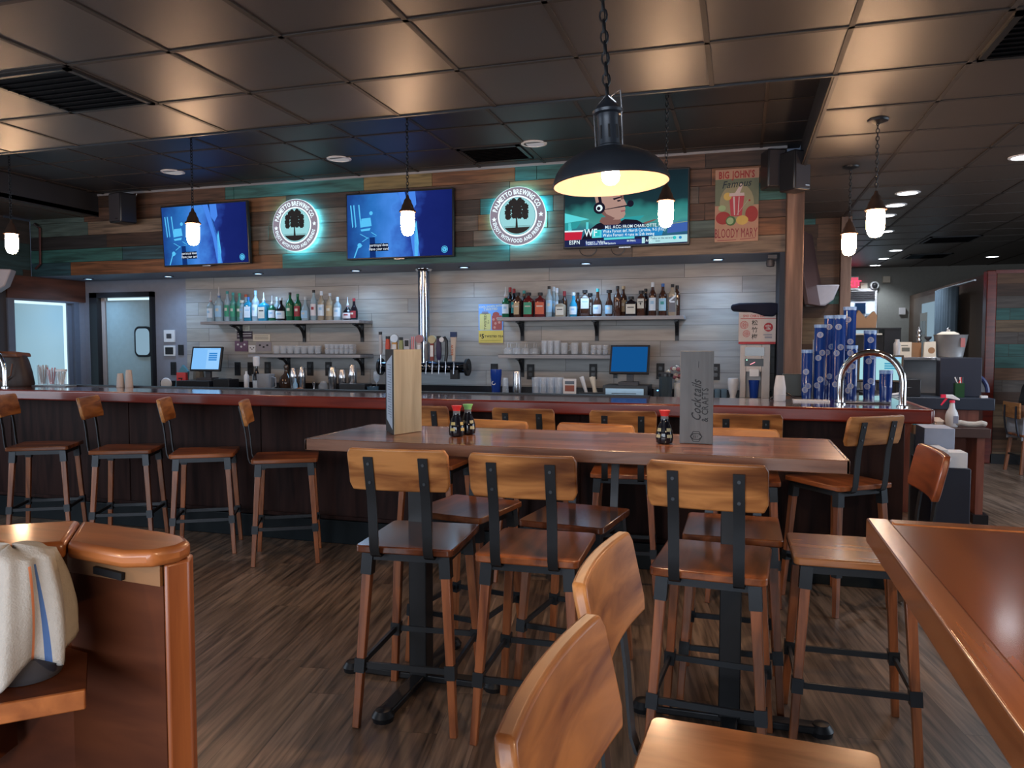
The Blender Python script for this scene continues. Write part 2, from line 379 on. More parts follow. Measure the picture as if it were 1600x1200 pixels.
for i in range(-12, 1):
    x = 0.14 + 0.605*i
    if RX0 < x < RX1: g.box(x-.012, x+.012, RY0, RY1, ZR-.005, ZR+.002)
for j in range(1, 5): g.box(RX0, RX1, RY0+.55*j-.012, RY0+.55*j+.012, ZR-.005, ZR+.002)
struct(g.build('trim_2', M_grid, smooth=0))
# faces of the step between the two ceilings
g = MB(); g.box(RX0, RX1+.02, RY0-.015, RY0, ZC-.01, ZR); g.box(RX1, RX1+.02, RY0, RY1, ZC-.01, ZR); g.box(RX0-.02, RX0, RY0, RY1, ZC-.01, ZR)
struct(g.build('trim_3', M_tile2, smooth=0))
# shell
struct(boxo('wall_left', simple('left wall paint', (0.05, 0.045, 0.05), 0.6), XL-.1, XL, YB, 6.28, 0, ZC))
struct(boxo('wall_left_return', M_greywall, XL-.1, XL, 7.2, 7.4, 0, 2.2))
w_ = MB(); w_.box(XL-.1, XL+.02, 6.28, 7.3, 1.95, 2.2)
struct(w_.build('trim_4', W_header, smooth=0))
struct(boxo('wall_right', simple('right wall paint', (0.16, 0.15, 0.15), 0.6), XR, XR+.1, YB, YF, 0, ZC))
struct(boxo('wall_far', M_farwall, 0.9, XR, YF, YF+.1, 0, ZC))
# street wall behind the viewer with a band open for the fill light
g = MB(); g.box(XL, XR, YB-.1, YB, 0, .8); g.box(XL, XR, YB-.1, YB, 2.5, ZC); g.box(XL, -4.4, YB-.1, YB, .8, 2.5); g.box(1.3, XR, YB-.1, YB, .8, 2.5)
struct(g.build('wall_street', simple('street wall paint', (0.12, 0.09, 0.07), 0.6), smooth=0))
g = MB()
for x_ in (-4.4, -3.0, -1.6, -.2, 1.25): g.box(x_, x_+.06, YB-.08, YB+.05, .8, 2.5)
struct(g.build('added_window_3', M_black, smooth=0))  # unseen window bars added around the fill light behind the viewer
g = MB()
for y_ in (-.42, .9, 2.2, 3.55): g.box(XL, XL+.05, y_, y_+.06, .75, 2.45)
g.box(XL, XL+.05, -.42, 3.6, .72, .80); g.box(XL, XL+.05, -.42, 3.6, 2.42, 2.48); struct(g.build('added_window_4', M_black, smooth=0))  # unseen left window, frame added around its fill light
g = MB()
for y_ in (2.95, 4.6, 6.3, 7.98): g.box(XR-.05, XR, y_, y_+.06, .75, 2.45)
g.box(XR-.05, XR, 2.95, 8.04, .72, .80); g.box(XR-.05, XR, 2.95, 8.04, 2.42, 2.48); struct(g.build('added_window_5', M_black, smooth=0))  # unseen right window, frame added around its fill light
# soffit with boards on its face
struct(boxo('wall_soffit', simple('soffit paint', (0.17, 0.19, 0.24), 0.5), XL, .34, 6.63, 7.4, 2.2, ZR+.02))
ROWS = [  # bottom row first: (end x of board, colour)
 [(-7.0,'bt'),(-4.35,'or'),(-2.0,'te'),(-0.9,'gb'),(.34,'tn')],
 [(-6.3,'te'),(-5.2,'bt'),(-4.62,'or'),(-4.3,'gb'),(-3.4,'gb'),(-2.35,'db'),(-1.45,'gb'),(-.42,'gr'),(-.2,'tg'),(.34,'or')],
 [(-6.5,'dk'),(-5.6,'db'),(-4.5,'gb'),(-3.55,'br'),(-2.3,'gb'),(-1.65,'or'),(-.3,'br'),(.34,'br')],
 [(-6.75,'tg'),(-5.6,'tn'),(-4.35,'br'),(-4.2,'te'),(-3.5,'gb'),(-2.28,'db'),(-1.6,'te'),(-.35,'gb'),(-.0,'br'),(.34,'te')],
 [(-6.8,'tg'),(-5.2,'br'),(-4.3,'or'),(-3.5,'db'),(-2.0,'br'),(-1.4,'or'),(-.25,'br'),(.34,'or')],
 [(-6.3,'db'),(-5.0,'br'),(-4.9,'te'),(-3.45,'te'),(-2.75,'yl'),(-1.95,'or'),(-1.75,'te'),(-1.0,'te'),(-.3,'br'),(.34,'db')]]
PC = dict(bt=(0.035,0.10,0.13), te=(0.045,0.16,0.15), tg=(0.10,0.15,0.14), bl=(0.05,0.12,0.15), gb=(0.16,0.115,0.09), tn=(0.24,0.17,0.12), br=(0.13,0.065,0.04),
          db=(0.06,0.032,0.022), dk=(0.03,0.028,0.03), gr=(0.16,0.15,0.14), yl=(0.28,0.20,0.08), **{'or': (0.25,0.105,0.045)})
pk = list(PC); pm = []
for q in pk:
    a = PC[q]; pm.append(wood('board ' + q, tuple(x*0.28 for x in a), tuple(min(1, x*0.95) for x in a), (2.2, 30, 30), 0.6, True, 0, 0))
g = MB(); h = .1417
for ri, row in enumerate(ROWS):
    x = XL
    for xe, q in row:
        t = random.uniform(0, .008)
        g.box(x+.002, xe-.002, 6.6-t, 6.63, 2.2+ri*h+.002, 2.2+(ri+1)*h-.002, pk.index(q)); x = xe
struct(g.build('wall_back_upper', pm, smooth=0))
g = MB(); g.box(-7.55, .34, 6.585, 6.6, 3.03, 3.05)
struct(g.build('trim_5', W_shelf, smooth=0))
# left wall boards above the side door; dimness put into darker colours
struct(boxo('wall_left_upper', planks('side wall planks dimmed', 1, 2, .9, .1417, [(.03,.07,.08), (.035,.03,.03), (.02,.05,.055), (.05,.028,.02)], .6, 18, .03), XL-.02, XL+.015, 5.2, 6.58, 2.2, 2.8))
# back wall under the soffit
struct(boxo('wall_back', M_backwall, -6.09, .34, 7.3, 7.4, 0, 2.2))
g = MB(); g.box(XL, -7.42, 7.3, 7.4, 0, 2.2); g.box(-7.42, -6.52, 7.3, 7.4, 2.06, 2.2); g.box(-6.52, -6.09, 7.3, 7.4, 0, 2.2)
struct(g.build('wall_back_left', M_greywall, smooth=0))
struct(boxo('wall_bar_right', simple('dark end wall', (0.03, 0.035, 0.05), 0.6), .30, .34, 6.62, 7.3, 0, 2.2))
# post at the bar end, second post beyond
struct(MB().box(.34, .47, 6.47, 6.63, 0, ZC).build('post', W_post, bevel=.006))
struct(MB().box(1.02, 1.13, 8.9, 9.02, 0, ZC).build('post', W_post, bevel=.006))
struct(boxo('wall_service', M_pallet, .47, 1.02, 8.98, 9.05, 0, ZC))
struct(boxo('wall_service_side', M_farwall, 1.0, 1.06, 9.05, YF, 0, ZC))
struct(boxo('wall_kitchen_side', M_farwall, .34, .40, 6.63, 9.05, 0, ZC))

# staff door with oval window
d = MB(); d.box(-7.42, -7.31, 7.24, 7.42, 0, 2.06); d.box(-6.55, -6.52, 7.24, 7.42, 0, 2.06); d.box(-7.42, -6.52, 7.24, 7.42, 2.0, 2.06)
d1 = struct(d.build('door_1', M_blkpl, smooth=0))
dl = boxo('door_leaf', M_frost, -7.25, -6.56, 7.32, 7.36, 0, 1.97, d1, .004)
f = MB().slab(rr(-6.83, -6.59, 1.30, 1.66, .07), 7.30, 7.325); f.build('porthole_frame', M_black, dl)
f = MB().slab(rr(-6.805, -6.615, 1.325, 1.635, .055), 7.294, 7.30); f.build('porthole_pane', glow('porthole light', (0.42, 0.66, 0.85), 0.55), dl)
boxo('hinge_strip', simple('hinge strip', (0.45, 0.38, 0.36), 0.4), -7.31, -7.26, 7.31, 7.34, 0, 2.0, d1)
boxo('lit_gap', glow('kitchen light', (0.6, 0.85, 1.0), 1.3), -7.25, -6.56, 7.345, 7.36, 1.972, 1.998, d1)
# frosted side door on the left wall
d = MB(); d.box(XL-.08, XL+.02, 6.28, 6.36, 0, 1.95); d.box(XL-.08, XL+.02, 7.13, 7.2, 0, 1.95); d.box(XL-.08, XL+.02, 6.36, 7.13, 1.93, 1.95)
d2 = struct(d.build('door_2', simple('grey frame', (0.13, 0.15, 0.2), 0.4), smooth=0))
m, nt, b = nodes_of('backlit frosted glass'); tc = nt.nodes.new('ShaderNodeTexCoord'); s_ = nt.nodes.new('ShaderNodeTexNoise'); s_.inputs['Scale'].default_value = 1.1
nt.links.new(tc.outputs['Object'], s_.inputs[0]); r_ = ramp(nt, [(0.3, (0.16, 0.33, 0.42)), (0.7, (0.30, 0.50, 0.58))]); nt.links.new(s_.outputs[0], r_.inputs[0])
nt.links.new(r_.outputs[0], b.inputs['Emission Color']); b.inputs['Emission Strength'].default_value = 0.42; b.inputs['Base Color'].default_value = (.3, .4, .45, 1)
boxo('frosted_pane', m, XL-.05, XL-.03, 6.36, 7.02, 0, 1.90, d2)
boxo('lit_gap', glow('kitchen light', (0.6, 0.85, 1.0), 1.3), XL-.06, XL-.04, 6.36, 7.02, 1.90, 1.93, d2)
boxo('lit_gap', glow('kitchen light', (0.6, 0.85, 1.0), 1.3), XL-.06, XL-.04, 7.03, 7.07, 0, 1.93, d2)
boxo('door_stile', simple('grey frame', (0.13, 0.15, 0.2), 0.4), XL-.05, XL-.02, 7.07, 7.13, 0, 1.93, d2)

# far right: window, exit sign, door, curtain, partition
wn_ = MB(); wn_.box(1.76, 2.33, 14.93, 15, 1.95, 2.45); wn = struct(wn_.build('window_1', M_white, smooth=0))
for k in range(5): boxo('louver', M_dkgrey, 1.80, 2.29, 14.91, 14.93, 2.245+k*.033, 2.265+k*.033, wn)
boxo('pane', glow('daylight pane', (0.45, 0.72, 1.0), 2.2), 1.80, 1.95, 14.90, 14.93, 2.0, 2.19, wn)
boxo('pane', glow('daylight pane', (0.45, 0.72, 1.0), 2.2), 2.16, 2.29, 14.90, 14.93, 2.0, 2.19, wn)
boxo('pane', simple('dark pane', (0.02, 0.05, 0.12), .1), 1.97, 2.14, 14.90, 14.93, 2.0, 2.19, wn)
wn_ = MB(); wn_.box(1.76, 2.33, 14.9, 15, 1.2, 1.93); wn2 = struct(wn_.build('window_2', M_white, smooth=0))
boxo('pane', glow('pale daylight pane', (0.55, 0.75, 0.9), 0.7), 1.80, 2.29, 14.88, 14.9, 1.25, 1.88, wn2)
g = MB(); g.box(2.87, 2.97, 10.6, 15, 0, 2.31); struct(g.build('wall_vestibule', simple('vestibule brown', (0.10, 0.065, 0.045), 0.5), smooth=0))
d = MB(); d.box(2.82, 2.87, 12.5, 14.4, 0, 2.22); d3 = struct(d.build('door_3', simple('door frame brown', (0.11, 0.08, 0.06), 0.4), smooth=0))
boxo('pane', glow('door glass light', (0.38, 0.55, 0.68), 0.6), 2.80, 2.82, 12.55, 13.7, 1.1, 2.1, d3)
boxo('poster_panel', M_farwall, 2.79, 2.80, 13.3, 13.75, .9, 1.95, d3)
g = MB()
for k in range(3):
    for q in range(2): g.box(2.785, 2.79, 13.36+q*.19, 13.5+q*.19, 1.0+k*.3, 1.22+k*.3)
g.build('poster_square', simple('poster grey', (.25, .3, .32), .6), d3)
cu = MB(); pts = []
for i in range(61):
    t = i/60; pts.append((2.74 + .045*math.sin(t*44), 11.45 + .95*t))
a = [cu.P((x, y, 2.222)) for x, y in pts]; b_ = [cu.P((x + .01*math.sin(y*31), 11.5 + (y-11.45)*.92, .01)) for x, y in pts]
for i in range(60): cu.face((a[i], a[i+1], b_[i+1], b_[i]))
tag(cu.build('curtain', simple('slate blue cloth', (0.10, 0.15, 0.20), 0.9), solid=.006, smooth=60), 'slate blue curtain hanging in folds from the far rod beside the door', 'curtain')
tag(MB().tube([(2.74, 12.45, 2.235), (2.74, 10.58, 2.235)], .012).build('curtain_rod', M_steel), 'thin steel rod carrying the slate blue curtain', 'curtain rod')
struct(boxo('partition', M_pallet, 2.93, XR, 10.5, 10.6, 0, 2.30))
struct(MB().box(2.84, 2.95, 10.47, 10.62, 0, 2.34).build('trim_6', W_barred, bevel=.01))
struct(boxo('trim_7', W_barred, 2.93, XR, 10.46, 10.62, 2.30, 2.34))
struct(boxo('baseboard_partition', M_blkpl, 2.93, XR, 10.47, 10.5, 0, .12))

e = thing('exit_sign', 'red lit exit sign high on the far grey wall', 'exit sign', (1.9, 14.93, 2.55))
MB().box(-.10, .12, -.02, .06, -.12, .12).build('housing', M_white, e)
MB().text('EXIT', .01, -.055, .14, -.024, bold=.02).build('lettering', glow('exit red light', (1.0, .03, .08), 3.5), e)
MB().flat([(-.09, -.09), (.11, -.09), (.11, .10), (-.09, .10)], -.021).build('face_panel', glow('exit red back', (.9, .12, .2), 0.9), e)
tag(boxo('alarm_box', M_cream, 2.06, 2.17, 14.95, 15, 2.44, 2.55), 'small white square alarm box beside the exit sign', 'alarm')
tag(boxo('alarm_box', M_cream, 2.42, 2.54, 14.95, 15, 2.55, 2.66), 'cream alarm box high under the ceiling, right of the camera', 'alarm')
s_ = thing('security_camera', 'white dome security camera on far wall above the louvered window', 'camera', (2.28, 14.95, 2.5))
MB().lathe([(.075, 0), (.07, .05), (.03, .06)], 20, axis='y').build('base', M_white, s_).rotation_euler = (R(180), 0, 0)
MB().lathe([(.0, -.10), (.03, -.095), (.048, -.07), (.05, -.04)], 16, axis='y').build('lens_dome', M_blkpl, s_)
tag(boxo('wall_switch', M_white, 2.70, 2.80, 14.96, 15, 1.98, 2.1), 'white switch plate on the far wall left of the brown door', 'switch')

# ceiling fixtures
def vent(name, label, x0, x1, y0, y1, z, mirror=False):
    t = thing(name, label, 'vent', ((x0+x1)/2, (y0+y1)/2, z), 0, 'ceiling vents')
    hx, hy = (x1-x0)/2, (y1-y0)/2
    f = MB()
    for a in ((-hx, hx, -hy, -hy+.03), (-hx, hx, hy-.03, hy), (-hx, -hx+.03, -hy, hy), (hx-.03, hx, -hy, hy)): f.box(a[0], a[1], a[2], a[3], -.014, .001)
    f.build('frame', M_black, t)
    b = MB()
    n = 9
    for k in range(n):
        y = -hy+.04 + (2*hy-.08)*k/(n-1); b.bar((-hx+.03, y, -.006), (hx-.03, y, -.006), .004, .028, up=(0, 1, 1))
    b.build('slat', simple('glossy vent', (.012, .012, .014), .12, .5), t)
    boxo('plenum', M_ink, -hx+.03, hx-.03, -hy+.03, hy-.03, -.003, -.001, t)
vent('ceiling_vent', 'black louvered ceiling vent at the upper left catching lamp reflections', -3.80, -3.20, 3.03, 3.62, ZC, True)
vent('ceiling_vent', 'black ceiling vent at the upper right corner', 1.07, 1.65, 3.66, 4.22, ZC)
vent('ceiling_vent', 'dark return vent in the ceiling over the middle of the bar', -2.25, -1.72, 5.92, 6.38, ZR)
vent('ceiling_vent', 'dark vent in the ceiling above the far curtain', 2.3, 2.9, 10.9, 11.5, ZC)
vent('ceiling_vent', 'dark vent in the ceiling near the far exit sign', 2.45, 3.05, 12.9, 13.5, ZC)
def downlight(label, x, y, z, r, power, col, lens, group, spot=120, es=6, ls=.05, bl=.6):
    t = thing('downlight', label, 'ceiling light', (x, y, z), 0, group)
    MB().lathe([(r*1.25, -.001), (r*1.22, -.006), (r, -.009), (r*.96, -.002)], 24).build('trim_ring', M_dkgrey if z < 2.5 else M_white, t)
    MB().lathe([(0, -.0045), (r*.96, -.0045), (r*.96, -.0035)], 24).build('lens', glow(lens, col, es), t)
    if power: light('lamp_light', 'SPOT', (0, 0, -.03), power, col, t, (0, 0, 0), ls, spot, bl)
    return t
ORD = ['leftmost', 'second from the left', 'third from the left', 'fourth from the left', 'fifth from the left', 'sixth from the left', 'rightmost']
for i, x in enumerate((-7.15, -6.05, -4.9, -3.75, -2.58, -1.38, -.2)):
    downlight(f'small cool downlight under the bar soffit, {ORD[i]} of seven', x, 6.98, 2.2, .045, 17, COOL, 'soffit lamp glow', 'soffit downlights', 168, 8, .16, 1.0)
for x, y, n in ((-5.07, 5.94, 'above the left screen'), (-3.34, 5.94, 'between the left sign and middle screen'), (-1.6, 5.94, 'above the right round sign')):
    t = downlight(f'unlit white ceiling can over the bar, {n}', x, y, ZR, .085, 0, (.5, .48, .5), 'unlit can glow', 'cans over the bar', es=.55)  # lenses of unlit cans given a faint glow to read pale
for x, y, n, p in ((1.43, 7.69, 'nearest of the row beside the hanging lamps', 25), (1.44, 8.32, 'second of the row beside the hanging lamps', 12), (1.46, 8.95, 'third of the row, half behind the nearer lantern', 8),
                (1.66, 10.2, 'peeping out left of the nearer lantern', 0), (2.15, 12.3, 'middle of the far three above the exit sign', 30), (2.18, 13.4, 'middle of the far three above the exit sign', 10), (2.22, 14.5, 'last before the far wall above the exit sign', 22),
                (3.75, 13.6, 'just above the curtain rod end', 25), (1.97, 6.47, 'at the right edge of the view', 45)):
    downlight(f'bright round ceiling downlight, {n}', x, y, ZC, .085, p, (0.86, 0.92, 1.0), 'bright lamp glow', 'aisle downlights', 130, 14)

# ================================================================ THE BAR
bar = thing('bar_counter', 'long mahogany bar counter with dark stained panel front', 'bar counter', (0, 0, 0))
g = MB(); g.prism([(-7.2, 4.74), (1.01, 4.74), (1.01, 5.95), (.36, 5.95), (.36, 5.40), (-7.2, 5.40)], 1.01, 1.083); g.build('bar_top', W_bartop, bar, .006)
MB().box(-7.2, 1.03, 4.695, 4.738, 1.005, 1.086).build('front_edge', W_barred, bar, .012, seg=3)
MB().box(1.012, 1.05, 4.738, 5.95, 1.005, 1.086).build('end_edge', W_barred, bar, .012, seg=3)
g = MB()
x = -7.1
while x < .9: g.box(x+.004, min(x+1.216, .93), 4.90, 4.96, .16, 1.01); x += 1.22
g.box(-7.1, .93, 4.91, 4.96, .1, 1.01); g.box(.87, .93, 4.96, 5.9, 0, 1.01)
g.build('front_panel', W_barfront, bar, .003)
MB().box(-7.1, .945, 4.872, 4.90, 0, .17).build('kick_board', simple('teal black kick board', (.007, .011, .014), .4, spec=.25), bar, .004)
MB().box(-7.1, .94, 4.885, 4.90, .172, .20).build('kick_moulding', W_barfront, bar, .004)
MB().box(-7.1, .93, 4.93, 4.945, .95, 1.005).build('under_rail', M_black, bar)
MB().box(-5.9, -.6, 5.28, 5.385, 1.0835, 1.092).build('drip_rail', simple('rubber rail', (.01, .01, .012), .5), bar)

bb = thing('back_counter', 'black back bar counter running under the bottle shelves', 'counter', (0, 0, 0))
boxo('counter_top', simple('black stone', (.015, .014, .016), .2), -6.45, .28, 6.66, 7.298, .91, .95, bb, .004)
struct(boxo('trim_8', simple('black stone', (.015, .014, .016), .2), -6.45, .28, 7.27, 7.298, .95, 1.03))
boxo('cabinet_body', M_blkpl, -6.4, .25, 6.72, 7.298, 0, .91, bb)
boxo('lit_rim', M_steel, -3.75, -2.1, 6.63, 6.66, .93, .95, bb)

# wall shelves on black brackets
def bracket(x, z, drop=.19, depth=.19):
    b = MB(); b.box(x-.018, x+.018, 7.285, 7.299, z-drop, z); b.box(x-.018, x+.018, 7.3-depth, 7.299, z-.014, z)
    pts = [(x, 7.292 - depth*.92*(1-math.cos(R(t)))*1.0, z-drop*.9 + drop*.85*math.sin(R(t))) for t in range(0, 91, 10)]
    for p, q in zip(pts, pts[1:]): b.bar(p, q, .03, .012, up=(0, 1, 0))
    return b
for nm, lb, x0, x1, z, brs in (('wall_shelf', 'upper left grey wooden wall shelf full of clear and green bottles', -5.66, -3.73, 1.70, (-5.35, -4.55, -3.85)),
                      ('wall_shelf', 'upper right grey wooden wall shelf full of brown whiskey bottles', -2.25, -.49, 1.71, (-2.08, -1.33, -.57)),
                      ('wall_shelf', 'lower left grey wooden wall shelf with rows of glasses', -5.06, -3.72, 1.345, (-4.75, -3.85)),
                      ('wall_shelf', 'lower right grey wooden wall shelf with glasses above the till', -2.24, -1.10, 1.35, (-2.08, -1.15))):
    t = thing(nm, lb, 'shelf', (0, 0, 0), 0, 'back bar shelves')
    MB().box(x0, x1, 7.0, 7.299, z-.034, z).build('board', W_shelf, t, .003)
    for bx_ in brs:
        b = bracket(bx_, z-.035); b.build('bracket', M_black, t)
    if z < 1.5: MB().box(x0, x1, 7.0, 7.28, z, z+.004).build('bar_mat', M_blkpl, t)

# ================================================================ STOOLS
def make_stool():
    t = thing('bar_stool', 'x', 'bar stool', (0, 0, 0))
    # seat: slightly dished plank
    pts = rr(-.19, .19, -.21, .21, .022, 3)
    MB().prism([(x, y) for x, y in pts], .672, .70).build('seat', W_seat, t, .005)
    # curved backrest, hollow towards the sitter
    g = MB(); n = 12; rows = []
    zs = [0.918, 0.945, 1.0, 1.055, 1.075]
    def yy(x, z): return -.225 - .22*(z-.92) - .016*(1-(x/.19)**2) + .006
    for side in (0, 1):
        grid = []
        for zi, z in enumerate(zs):
            r_ = []
            hw = .19 if 0 < zi < 4 else .178
            for i in range(n+1):
                x = -hw + 2*hw*i/n; r_.append(g.P((x, yy(x, z) - (.024 if side else 0), z)))
            grid.append(r_)
        for a, b in zip(grid, grid[1:]):
            for i in range(n): g.face((a[i], a[i+1], b[i+1], b[i]))
        rows.append(grid)
    F, B = rows; N = len(zs)-1
    for i in range(n): g.face((F[0][i], F[0][i+1], B[0][i+1], B[0][i])); g.face((F[N][i], F[N][i+1], B[N][i+1], B[N][i]))
    for k in range(N): g.face((F[k][0], F[k+1][0], B[k+1][0], B[k][0])); g.face((F[k][n], F[k+1][n], B[k+1][n], B[k][n]))
    g.build('backrest', W_stool, t, .006, seg=3)
    for sx in (-1, 1):
        x = sx*.103
        pts = [(x, -.17, .664), (x, -.205, .662), (x, -.222, .672), (x, -.232, .70), (x, -.238, .76), (x, -.243, .83), (x, -.252, .90)]
        pts += [(x, yy(x, z) - .028, z) for z in (.93, .97, 1.01, 1.045)]
        g = MB(); g.strip(pts, .036, .006)
        for z in (.95, 1.02): g.cyl((x, yy(x, z)-.029, z), (x, yy(x, z)-.034, z), .006, n=8)
        g.build('back_strap', M_iron, t)
    corners = []
    for sx in (-1, 1):
        for sy in (-1, 1):
            a = Vector((sx*.150, sy*.165, .664)); b = Vector((sx*.192, sy*.205, 0.0)); d = b - a
            L = MB(); L.bar(a + d*.07, b, .036, .036, up=(0, 1, 0), w2=.027, h2=.027)
            lg = L.build('leg', W_leg, t, .003)
            MB().bar(a, a + d*.12, .042, .042, up=(0, 1, 0)).build('bracket', M_iron, lg)
            MB().bar(a + d*.60, a + d*.68, .040, .040, up=(0, 1, 0), w2=.039, h2=.039).build('sleeve', M_iron, lg)
            corners.append(a + d*.64)
    g = MB(); g.box(-.165, .165, -.18, -.165, .64, .671); g.box(-.165, .165, .165, .18, .64, .671); g.box(-.165, -.15, -.18, .18, .64, .671); g.box(.15, .165, -.18, .18, .64, .671)
    g.build('seat_frame', M_iron, t)
    A, B_, C_, D = corners  # (-,-) (-,+) (+,-) (+,+)
    for p, q in ((A, C_), (B_, D), (A, B_), (C_, D)):
        MB().bar(p, q, .012, .022).build('footrest', M_iron, t)
    return t
st0 = make_stool()
STOOLS = [
 (-1.20, 2.745, 95, 'leftmost wooden bar stool on the near side of the high table, back to us', 'stools on the near side of the high table'),
 (-.72, 2.745, 92, 'middle wooden bar stool on the near side of the high table, back to us', 'stools on the near side of the high table'),
 (-.08, 2.745, 86, 'rightmost wooden bar stool on the near side of the high table, back to us', 'stools on the near side of the high table'),
 (-1.21, 3.30, 260, 'leftmost wooden bar stool on the far side of the high table, facing us', 'stools on the far side of the high table'),
 (-.685, 3.27, 262, 'wooden bar stool in the middle of the far side of the high table', 'stools on the far side of the high table'),
 (-.02, 3.25, 270, 'wooden bar stool facing us right behind the standing grey cocktail menu', 'stools on the far side of the high table'),
 (.40, 3.01, 181, 'reddish wooden bar stool facing left at the right end of the high table', 'stools around the high table'),
 (.53, 4.565, 128, 'angled wooden bar stool with black straps below the chrome rail of the bar', 'stools along the bar'),
 (-1.88, 4.55, 90, 'wooden bar stool at the bar behind the tall beige menu', 'stools along the bar'),
 (-1.22, 4.55, 90, 'wooden bar stool at the bar behind the pair of soy sauce bottles', 'stools along the bar'),
 (-.66, 4.56, 96, 'wooden bar stool at the bar just left of the single soy sauce bottle', 'stools along the bar'),
 (.035, 4.55, 90, 'wooden bar stool at the bar just right of the grey cocktail menu', 'stools along the bar'),
 (-5.015, 4.455, 30, 'angled wooden bar stool cut off by the left edge of the picture', 'angled stools at the left of the bar'),
 (-4.277, 4.486, 26, 'second wooden bar stool from the left in the angled row at the bar', 'angled stools at the left of the bar'),
 (-3.617, 4.50, 30, 'third wooden bar stool from the left in the angled row at the bar', 'angled stools at the left of the bar'),
 (-2.937, 4.464, 29, 'fourth wooden bar stool of the angled row, its back seen edge on', 'angled stools at the left of the bar'),
 (.038, 1.32, 357, 'wooden bar stool whose seat lies at the bottom edge beside the right table', 'stools at the near right table'),
 (.065, .84, 357, 'wooden bar stool nearest to us, large tan backrest at the bottom middle', 'stools at the near right table')]
for i, (x, y, a, lb, gp) in enumerate(STOOLS):
    if i == 0:
        st0.location = (x, y, 0); st0.rotation_euler = (0, 0, R(a-90)); st0['label'] = lb; st0['group'] = gp
    else: dup(st0, (x, y, 0), R(a-90), lb, gp)

def repaint(i, part, mat):
    o = [x for x in bpy.data.objects if x.get('label') == STOOLS[i][4-1]][0]
    for c_ in o.children:
        if c_.name.split('.')[0] == part: c_.material_slots[0].link = 'OBJECT'; c_.material_slots[0].material = mat
W_redback = wood('red stool back wood', (0.10, 0.022, 0.008), (0.26, 0.065, 0.022), (3.0, 20, 20), 0.32, True, 0, 0.4)
W_darkseat = wood('dark stool seat wood', (0.05, 0.014, 0.006), (0.13, 0.038, 0.016), (14, 2.2, 14), 0.2, False, 0, 0.8)
W_paleseat = wood('pale stool seat wood', (0.20, 0.07, 0.025), (0.40, 0.16, 0.06), (14, 2.2, 14), 0.24, True, 0, 0.6)
repaint(6, 'backrest', W_redback); repaint(4, 'seat', W_darkseat); repaint(6, 'seat', W_paleseat); repaint(16, 'seat', W_paleseat); repaint(0, 'seat', W_darkseat)
# ================================================================ TABLES
t = thing('high_table', 'long high table with a glossy plank top on two black pedestals', 'table', (0, 0, 0))
X0, X1, Y0, Y1 = -1.675, .35, 2.675, 3.265
MB().box(X0+.012, X1-.012, Y0+.012, Y1-.012, 1.03, 1.07).build('tabletop', M_tabletop, t)
g = MB(); g.box(X0, X1, Y0, Y0+.012, 1.025, 1.071); g.box(X0, X1, Y1-.012, Y1, 1.025, 1.071); g.box(X0, X0+.012, Y0, Y1, 1.025, 1.071); g.box(X1-.012, X1, Y0, Y1, 1.025, 1.071)
g.build('edge_band', W_barfront if False else wood('table edge', (.10, .045, .03), (.2, .095, .06), (3, 3, 30), .25, False, 0, .6), t, .003)
for px in (-1.30, -.02):
    p = MB().box(px-.04, px+.04, 2.93, 3.01, .03, 1.01).build('pedestal', M_black, t, .004)
    g = MB(); g.box(px-.14, px+.14, 2.83, 3.11, 1.01, 1.03); g.build('mounting_plate', M_black, p)
    g = MB(); g.bar((px, 2.60, .022), (px, 3.34, .022), .06, .03); g.bar((px-.33, 2.97, .022), (px+.33, 2.97, .022), .06, .03); g.build('cross_foot', M_black, p, .006)
    for q in ((px, 2.60), (px, 3.34), (px-.33, 2.97), (px+.33, 2.97)): MB().lathe([(.04, 0), (.045, .02), (.03, .042), (0, .046)], 14, (q[0], q[1], 0)).build('foot_cap', M_black, p)
t = thing('high_table', 'glossy orange brown wooden high table filling the lower right corner', 'table', (0, 0, 0))
X0, X1, Y0, Y1 = .27, 1.75, -.6, 1.80
MB().box(X0+.045, X1-.045, Y0+.045, Y1-.045, 1.03, 1.069).build('tabletop', W_rtable, t)
g = MB()
g.box(X0, X0+.045, Y0, Y1, 1.018, 1.071); g.box(X1-.045, X1, Y0, Y1, 1.018, 1.071); g.box(X0+.045, X1-.045, Y1-.045, Y1, 1.018, 1.071); g.box(X0+.045, X1-.045, Y0, Y0+.045, 1.018, 1.071)
g.build('edge_frame', W_rapron, t, .004)
for py in (0.0, 1.2):
    p = MB().box(.97, 1.05, py-.04, py+.04, .03, 1.01).build('pedestal', M_black, t, .004)
    g = MB(); g.bar((.66, py, .022), (1.36, py, .022), .06, .03); g.bar((1.01, py-.33, .022), (1.01, py+.33, .022), .06, .03); g.box(.87, 1.15, py-.14, py+.14, 1.005, 1.03); g.build('cross_foot', M_black, p, .006)

# ================================================================ LEFT BOOTH
b = thing('booth_partition', 'wooden booth partition with rounded orange cap rail at lower left', 'booth', (0, 0, 0))
g = MB()
